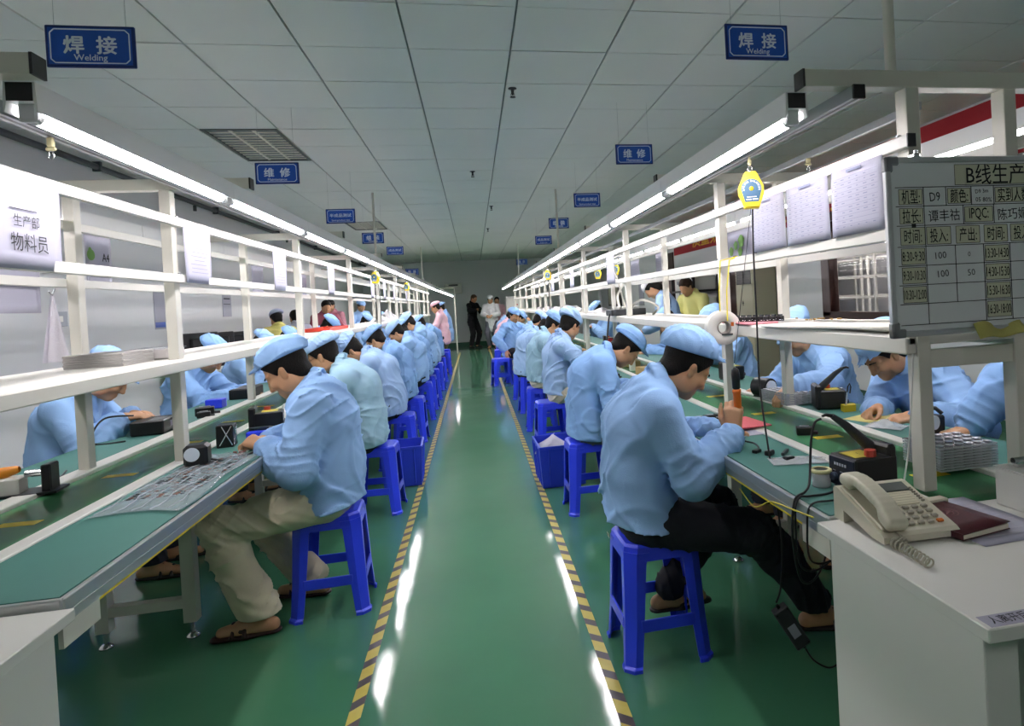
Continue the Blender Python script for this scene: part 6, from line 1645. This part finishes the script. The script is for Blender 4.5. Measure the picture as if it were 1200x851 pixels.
# ------------------------------------------------------------------ blue crates on the floor
def crate(x, y, rz, w, d, h, label):
    t = thing('plastic_crate', label, 'crate', (x, y, 0), rz, 'blue crates on the floor')
    def ring(hx, hy, z): return [(-hx, -hy, z), (hx, -hy, z), (hx, hy, z), (-hx, hy, z)]
    R = [ring(w/2*.9, d/2*.9, .004), ring(w/2*.985, d/2*.985, h-.02), ring(w/2, d/2, h-.018), ring(w/2, d/2, h), ring(w/2-.012, d/2-.012, h), ring(w/2*.94-.006, d/2*.94-.006, .012)]
    vs = sum(R, []); fs = [(0, 3, 2, 1), (20, 21, 22, 23)]
    for i in range(5):
        for j in range(4): fs.append((i*4+j, i*4+(j+1) % 4, (i+1)*4+(j+1) % 4, (i+1)*4+j))
    MB().add(vs, fs).build('tub', mat('crate_blue', '#2b40c4', .38), t)
    rb = MB()
    for sx in (-1, 1):
        for k in (-.7, -.25, .25, .7): rb.add([(sx*w/2*.9, k*d/2-.006, .02), (sx*w/2*.9, k*d/2+.006, .02), (sx*w/2*.99, k*d/2+.006, h-.02), (sx*w/2*.99, k*d/2-.006, h-.02), (sx*(w/2*.9+.008), k*d/2, .02), (sx*(w/2*.99+.008), k*d/2, h-.02)], [(0, 4, 5, 3), (4, 1, 2, 5)])
    for sy in (-1, 1):
        for k in (-.6, 0, .6): rb.add([(k*w/2-.006, sy*d/2*.9, .02), (k*w/2+.006, sy*d/2*.9, .02), (k*w/2+.006, sy*d/2*.99, h-.02), (k*w/2-.006, sy*d/2*.99, h-.02), (k*w/2, sy*(d/2*.9+.008), .02), (k*w/2, sy*(d/2*.99+.008), h-.02)], [(0, 4, 5, 3), (4, 1, 2, 5)])
    rb.build('rib', mat('crate_blue', '#2b40c4', .38), t)
    return t
crate(-.59, 5.27, .03, .30, .36, .30, 'blue plastic crate on the floor behind the second left stool')
crate(.56, 4.86, .03, .34, .44, .30, 'blue plastic crate with white papers behind the second right stool')
for k, (x, y, a, b) in enumerate(((.52, 4.80, .5, .35), (.47, 4.92, -.3, .2))):
    o = MB().grid(lambda u, v: ((u-.5)*.15, (v-.5)*.20, .03*u*u), 6, 4, 0, None, .001).build('scrap_paper', M_PAPER); o.location = (x, y, .255); o.rotation_euler = (b, -.35, a); tag(o, 'white paper scrap in the right-hand blue crate, %s' % ('leaning on the side' if k == 0 else 'lying flatter'), 'paper')

# ------------------------------------------------------------------ at the walls
t = thing('air_conditioner', 'tall cream floor-standing air conditioner against the right wall', 'air conditioner', (XR-.21, 9.32, 0), 0)
MB().box((0, 0, .93), (.38, .64, 1.86), bevel=.02).build('cabinet', mat('ac_cream', '#a9a48c', .45), t)
gr = MB().box((-.192, 0, 1.60), (.006, .54, .34), bevel=.004).build('outlet', M_BLACK, t)
fb = MB()
for k in range(7): fb.box((-.198, 0, 1.47+.042*k), (.012, .52, .008))
fb.box((-.198, 0, 1.60), (.012, .01, .32)); fb.build('louvre', mat('louvre_grey', '#3a3a36', .5), gr)
MB().prism([(-.03, -.02), (.03, -.02), (0, .035)], 0, .001, 0, plane_M((-.1912, .05, 1.16), (0, -1, 0), (0, 0, 1))).prism([(-.012, -.05), (.012, -.05), (.012, -.02), (-.012, -.02)], 0, .001, 0, plane_M((-.1912, .05, 1.16), (0, -1, 0), (0, 0, 1))).build('emblem', M_INKD, t)
MB().box((-.192, 0, .12), (.006, .54, .16), bevel=.003).build('intake_grille', mat('louvre_grey', '#3a3a36', .5), t)
t = thing('wall_banner', 'long red cloth banner with yellow characters high on the right wall', 'banner', (XR-.02, 8.5, 2.51))
MB().box((0, 0, 0), (.012, 10.8, .64)).build('cloth', mat('banner_red', '#a31c28', .7, bump=.1, bscale=30), t)
MB().text('质量第一 用户至上 安全生产 持续改进', .34, plane_M((-.0065, 0, -.10), (0, -1, 0), (0, 0, 1)), weight=.02, sx=1.45).build('lettering', mat('banner_yellow', '#d8a528', .6), t)
RX, RY = XR-.30, 11.85
t = thing('storage_rack', 'black open rack holding white boxes by the right wall', 'rack', (RX, RY, 0), 0)
for sx in (-.24, .24):
    for sy in (-.62, .62): MB().box((sx, sy, .86), (.05, .06, 1.72)).build('post', M_BLACK, t)
for z in (.25, .62, 1.0, 1.38, 1.70): MB().box((0, 0, z), (.53, 1.30, .04)).build('shelf', M_BLACK, t)
for k, (y, z) in enumerate(((-.3, .64), (.3, .64), (-.3, 1.02), (.3, 1.02), (-.3, 1.40), (.3, 1.40))):
    b = thing('carton_box', 'white carton on the black rack, %s shelf, %s the window' % (('lower', 'middle', 'upper')[k//2], 'towards' if y < 0 else 'away from'), 'box', (RX, RY+y, z), 0, 'white cartons on the black rack')
    MB().box((0, 0, .12), (.42, .50, .24), bevel=.004).build('carton', M_LAM, b); MB().box((-.211, 0, .15), (.002, .25, .06)).build('label_plate', mat('label_grey', '#8c8f95', .6), b)
t = thing('notice_stand', 'black-framed notice panel with black characters on the right wall', 'notice', (XR-.012, 13.3, 1.36))
MB().box((0, 0, 0), (.02, .75, 1.0), bevel=.004).build('frame', M_BLACK, t); MB().box((-.011, .0, 0), (.003, .56, .88)).build('panel', M_LAM, t)
MB().text('公\n告\n栏', .20, plane_M((-.0128, .08, .0), (0, -1, 0), (0, 0, 1)), weight=.03).build('lettering', M_INKD, t)
t = thing('wall_frame', 'narrow grey notice frame farther along the right wall', 'notice', (XR-.01, 17.0, 1.45)); MB().box((0, 0, 0), (.016, .5, .7), bevel=.004).build('frame', M_GALV, t); MB().box((-.009, 0, 0), (.003, .42, .6)).build('panel', M_PAPER, t)
t = thing('wall_frame', 'dark framed cabinet far along the right wall', 'cabinet', (XR-.05, 20.2, 1.40)); MB().box((0, 0, 0), (.10, 1.6, .62), bevel=.004).build('frame', mat('louvre_grey', '#3a3a36', .5), t); MB().box((-.052, 0, 0), (.004, 1.4, .5)).build('panel', mat('ac_cream', '#a9a48c', .45), t)
t = thing('wall_switch', 'small grey switch plate on the left wall', 'switch', (XL+.006, 6.5, 1.40)); MB().box((0, 0, 0), (.012, .20, .13), bevel=.003).build('plate', mat('plate_grey', '#9fa4ad', .5), t); MB().box((.008, 0, 0), (.006, .05, .05), bevel=.002).build('rocker', M_LAM, t)
t = thing('wall_notice', 'small pale paper notice on the left wall', 'notice', (XL+.004, 10.45, 1.52)); MB().box((0, 0, 0), (.004, .34, .32)).build('sheet', mat('notice_lilac', '#a5a6b4', .7), t); MB().box((.0025, 0, .1), (.001, .24, .02)).box((.0025, 0, .02), (.001, .26, .01)).build('printing', M_INK, t)
t = thing('wall_notice', 'blue and white poster on the left wall near the second post', 'notice', (XL+.004, 8.35, 1.5)); MB().box((0, 0, 0), (.004, .26, .5)).build('sheet', mat('notice_lilac', '#a5a6b4', .7), t); MB().box((.0025, 0, -.2), (.001, .24, .06)).build('printing', M_SIGN, t)
for k, (y, s) in enumerate(((8.6, 1.0), (9.2, .9), (9.8, .8))):
    t = thing('computer_monitor', 'black monitor seen from behind near the left wall, %s' % ('nearest', 'middle', 'farthest')[k], 'monitor', (-3.2, y, .74), -.6, 'black monitors by the left wall')
    MB().box((0, 0, .28), (.05, .46*s, .32*s), bevel=.01).box((.03, 0, .28), (.05, .26*s, .2*s), bevel=.015).build('housing', M_BLACK, t); MB().box((-.026, 0, .28), (.003, .42*s, .28*s)).build('screen', mat('screen_off', '#0c0e12', .12), t); MB().box((.02, 0, .08), (.04, .08, .16)).build('stand', M_BLACK, t); MB().box((.02, 0, .008), (.18, .22, .016), bevel=.004).build('base', M_BLACK, t)
t = thing('side_table', 'plain table along the left wall under the black monitors', 'table', (-3.22, 9.2, 0)); MB().box((0, 0, .725), (.5, 1.9, .03), bevel=.003).build('tabletop', M_LAM, t)
for sx in (-.22, .22):
    for sy in (-.88, .88): MB().box((sx, sy, .355), (.04, .04, .71)).build('leg', M_GALV, t)
t = thing('wall_unit', 'pale split air conditioner high on the far wall', 'air conditioner', (-.62, YF-.12, 1.93)); MB().box((0, 0, 0), (.55, .22, .34), bevel=.02).build('cabinet', M_LAM, t); MB().box((0, -.112, .12), (.3, .004, .05)).build('outlet', M_DARK, t)
t = thing('cabinet', 'white cabinet with a small red mark at the far end of the right line', 'cabinet', (1.25, 20.4, 0)); MB().box((0, 0, .78), (.55, .4, 1.56), bevel=.006).build('body', M_LAM, t); MB().box((0, -.205, .8), (.50, .012, 1.45), bevel=.003).build('door', M_WHITE, t); MB().box((.05, -.212, 1.3), (.06, .003, .03)).build('mark', M_RED, t)
# end frame of the left line with a sloping light
t = thing('end_frame', 'white tube frame at the far end of the left line', 'frame', (0, 19.4, 0))
MB().cyl((-.52, 0, 0), (-.52, 0, 1.88), .022, 10).build('post', M_FRAME, t); MB().cyl((-1.5, 0, 0), (-1.5, 0, 1.88), .022, 10).build('post', M_FRAME, t); MB().cyl((-1.5, 0, 1.88), (-.52, 0, 1.88), .02, 10).build('beam', M_FRAME, t)
o = copy_tree(fit0); a = Vector((-.93, 18.25, 1.84)); b = Vector((-.56, 19.35, 1.68)); o.location = (a+b)/2; d = (b-a).normalized(); o.rotation_euler = (math.asin(d.z), 0, -math.atan2(d.x, d.y)); o['label'] = 'sloping lit fluorescent fitting at the far end frame of the left line'; del o['group']
# stools of the workers on the wall side
for s, xs, ys, nm in ((-1, -2.16, (3.90, 5.35, 6.5, 7.3, 9.3, 12.4, 14.3), 'left'), (1, 2.14, (1.92, 2.72, 3.5, 5.3, 6.45, 10.4), 'right')):
    for k, y in enumerate(ys): stool(xs, y, .05*(-1)**k, 'blue plastic stool behind the %s line, %s from the near end' % (nm, ('first', 'second', 'third', 'fourth', 'fifth', 'sixth', 'seventh')[k]), 'blue plastic stools on the wall sides')
for x, y, lb in ((-2.75, 10.3, 'dark swivel stool under the worker in the yellow top'), (-2.85, 11.6, 'dark swivel stool under the grey-topped worker')): 
    t = thing('swivel_stool', lb, 'stool', (x, y, 0)); MB().lathe([(.001, .62), (.16, .62), (.17, .60), (.17, .57), (.001, .565)], 20).build('seat', M_DARK, t); MB().cyl((0, 0, .04), (0, 0, .57), .025, 12).build('column', M_STEEL, t); MB().lathe([(.001, 0), (.2, 0), (.2, .02), (.03, .05), (.001, .05)], 20).build('base', M_DARK, t)
sticker(.462, 2.50, .408, 0, -.12, 'cream asset sticker on the nearest right stool')
# copies of the lit fitting, added unseen behind the camera to brighten desk and whiteboard
for k, (x, y) in enumerate(((-1.2, -.7), (1.2, -.7))):
    o = copy_tree(fit0, (x, y, 2.45), 0.0, 'added lit fitting for fill, unseen behind the camera, %s' % ('towards the left wall' if x < 0 else 'towards the window wall'), 'added fill fittings behind the camera')
    for dy in (-.45, .45): MB().cyl((0, dy, .02), (0, dy, CEIL-2.45), .004, 8).build('hanger', M_GALV, o)

for k, (x, y) in enumerate(((.7, 5.6), (.7, 6.9), (.7, 8.2), (.7, 9.5), (1.5, 6.4), (1.5, 7.7), (1.5, 9.0), (1.5, 10.3), (2.5, 7.5), (2.5, 9.0))):
    o = copy_tree(fit0, (XR+x, y, 1.98), 0.0, '%s lit fitting in the next workshop, seen through the window' % ORD[k], 'lit fittings in the next workshop')
# ------------------------------------------------------------------ camera and world
cam = bpy.data.cameras.new('camera'); co = bpy.data.objects.new('camera', cam); COL.objects.link(co)
FPX, CX, CY, YAW, PIT, ROL = 772.41, 710.56, 360.51, .1985, .0128, .0536
cam.sensor_fit = 'HORIZONTAL'; cam.sensor_width = 36.0; cam.lens = 36.0*FPX/1200
cam.shift_x = -(CX-600)/1200; cam.shift_y = -(425.5-CY)/1200
cam.clip_start = .05; cam.clip_end = 100
Fw = Vector((math.sin(YAW)*math.cos(PIT), math.cos(YAW)*math.cos(PIT), -math.sin(PIT)))
R0 = Vector((math.cos(YAW), -math.sin(YAW), 0)); U0 = R0.cross(Fw)
# the picture's horizon climbs to the right: the camera is turned about its axis
c_, s_ = math.cos(ROL), math.sin(ROL)
Rr = R0*c_ - U0*s_; Ur = R0*s_ + U0*c_
Mx = Matrix.Identity(4)
for i in range(3):
    Mx[i][0] = Rr[i]; Mx[i][1] = Ur[i]; Mx[i][2] = -Fw[i]; Mx[i][3] = (0, 0, HC)[i]
co.matrix_world = Mx
SC.camera = co
w = bpy.data.worlds.new('world'); SC.world = w; w.use_nodes = True
w.node_tree.nodes['Background'].inputs['Color'].default_value = (.6, .7, .8, 1); w.node_tree.nodes['Background'].inputs['Strength'].default_value = .02
vs_ = SC.view_settings; vs_.view_transform = 'Standard'; vs_.look = 'None'; vs_.exposure = EXPO; vs_.gamma = 1; vs_.use_curve_mapping = False
cy_ = SC.cycles
cy_.use_denoising = True
cy_.max_bounces = 9; cy_.diffuse_bounces = 7; cy_.glossy_bounces = 3; cy_.transmission_bounces = 6; cy_.sample_clamp_indirect = 6.0
cy_.caustics_reflective = False; cy_.caustics_refractive = False
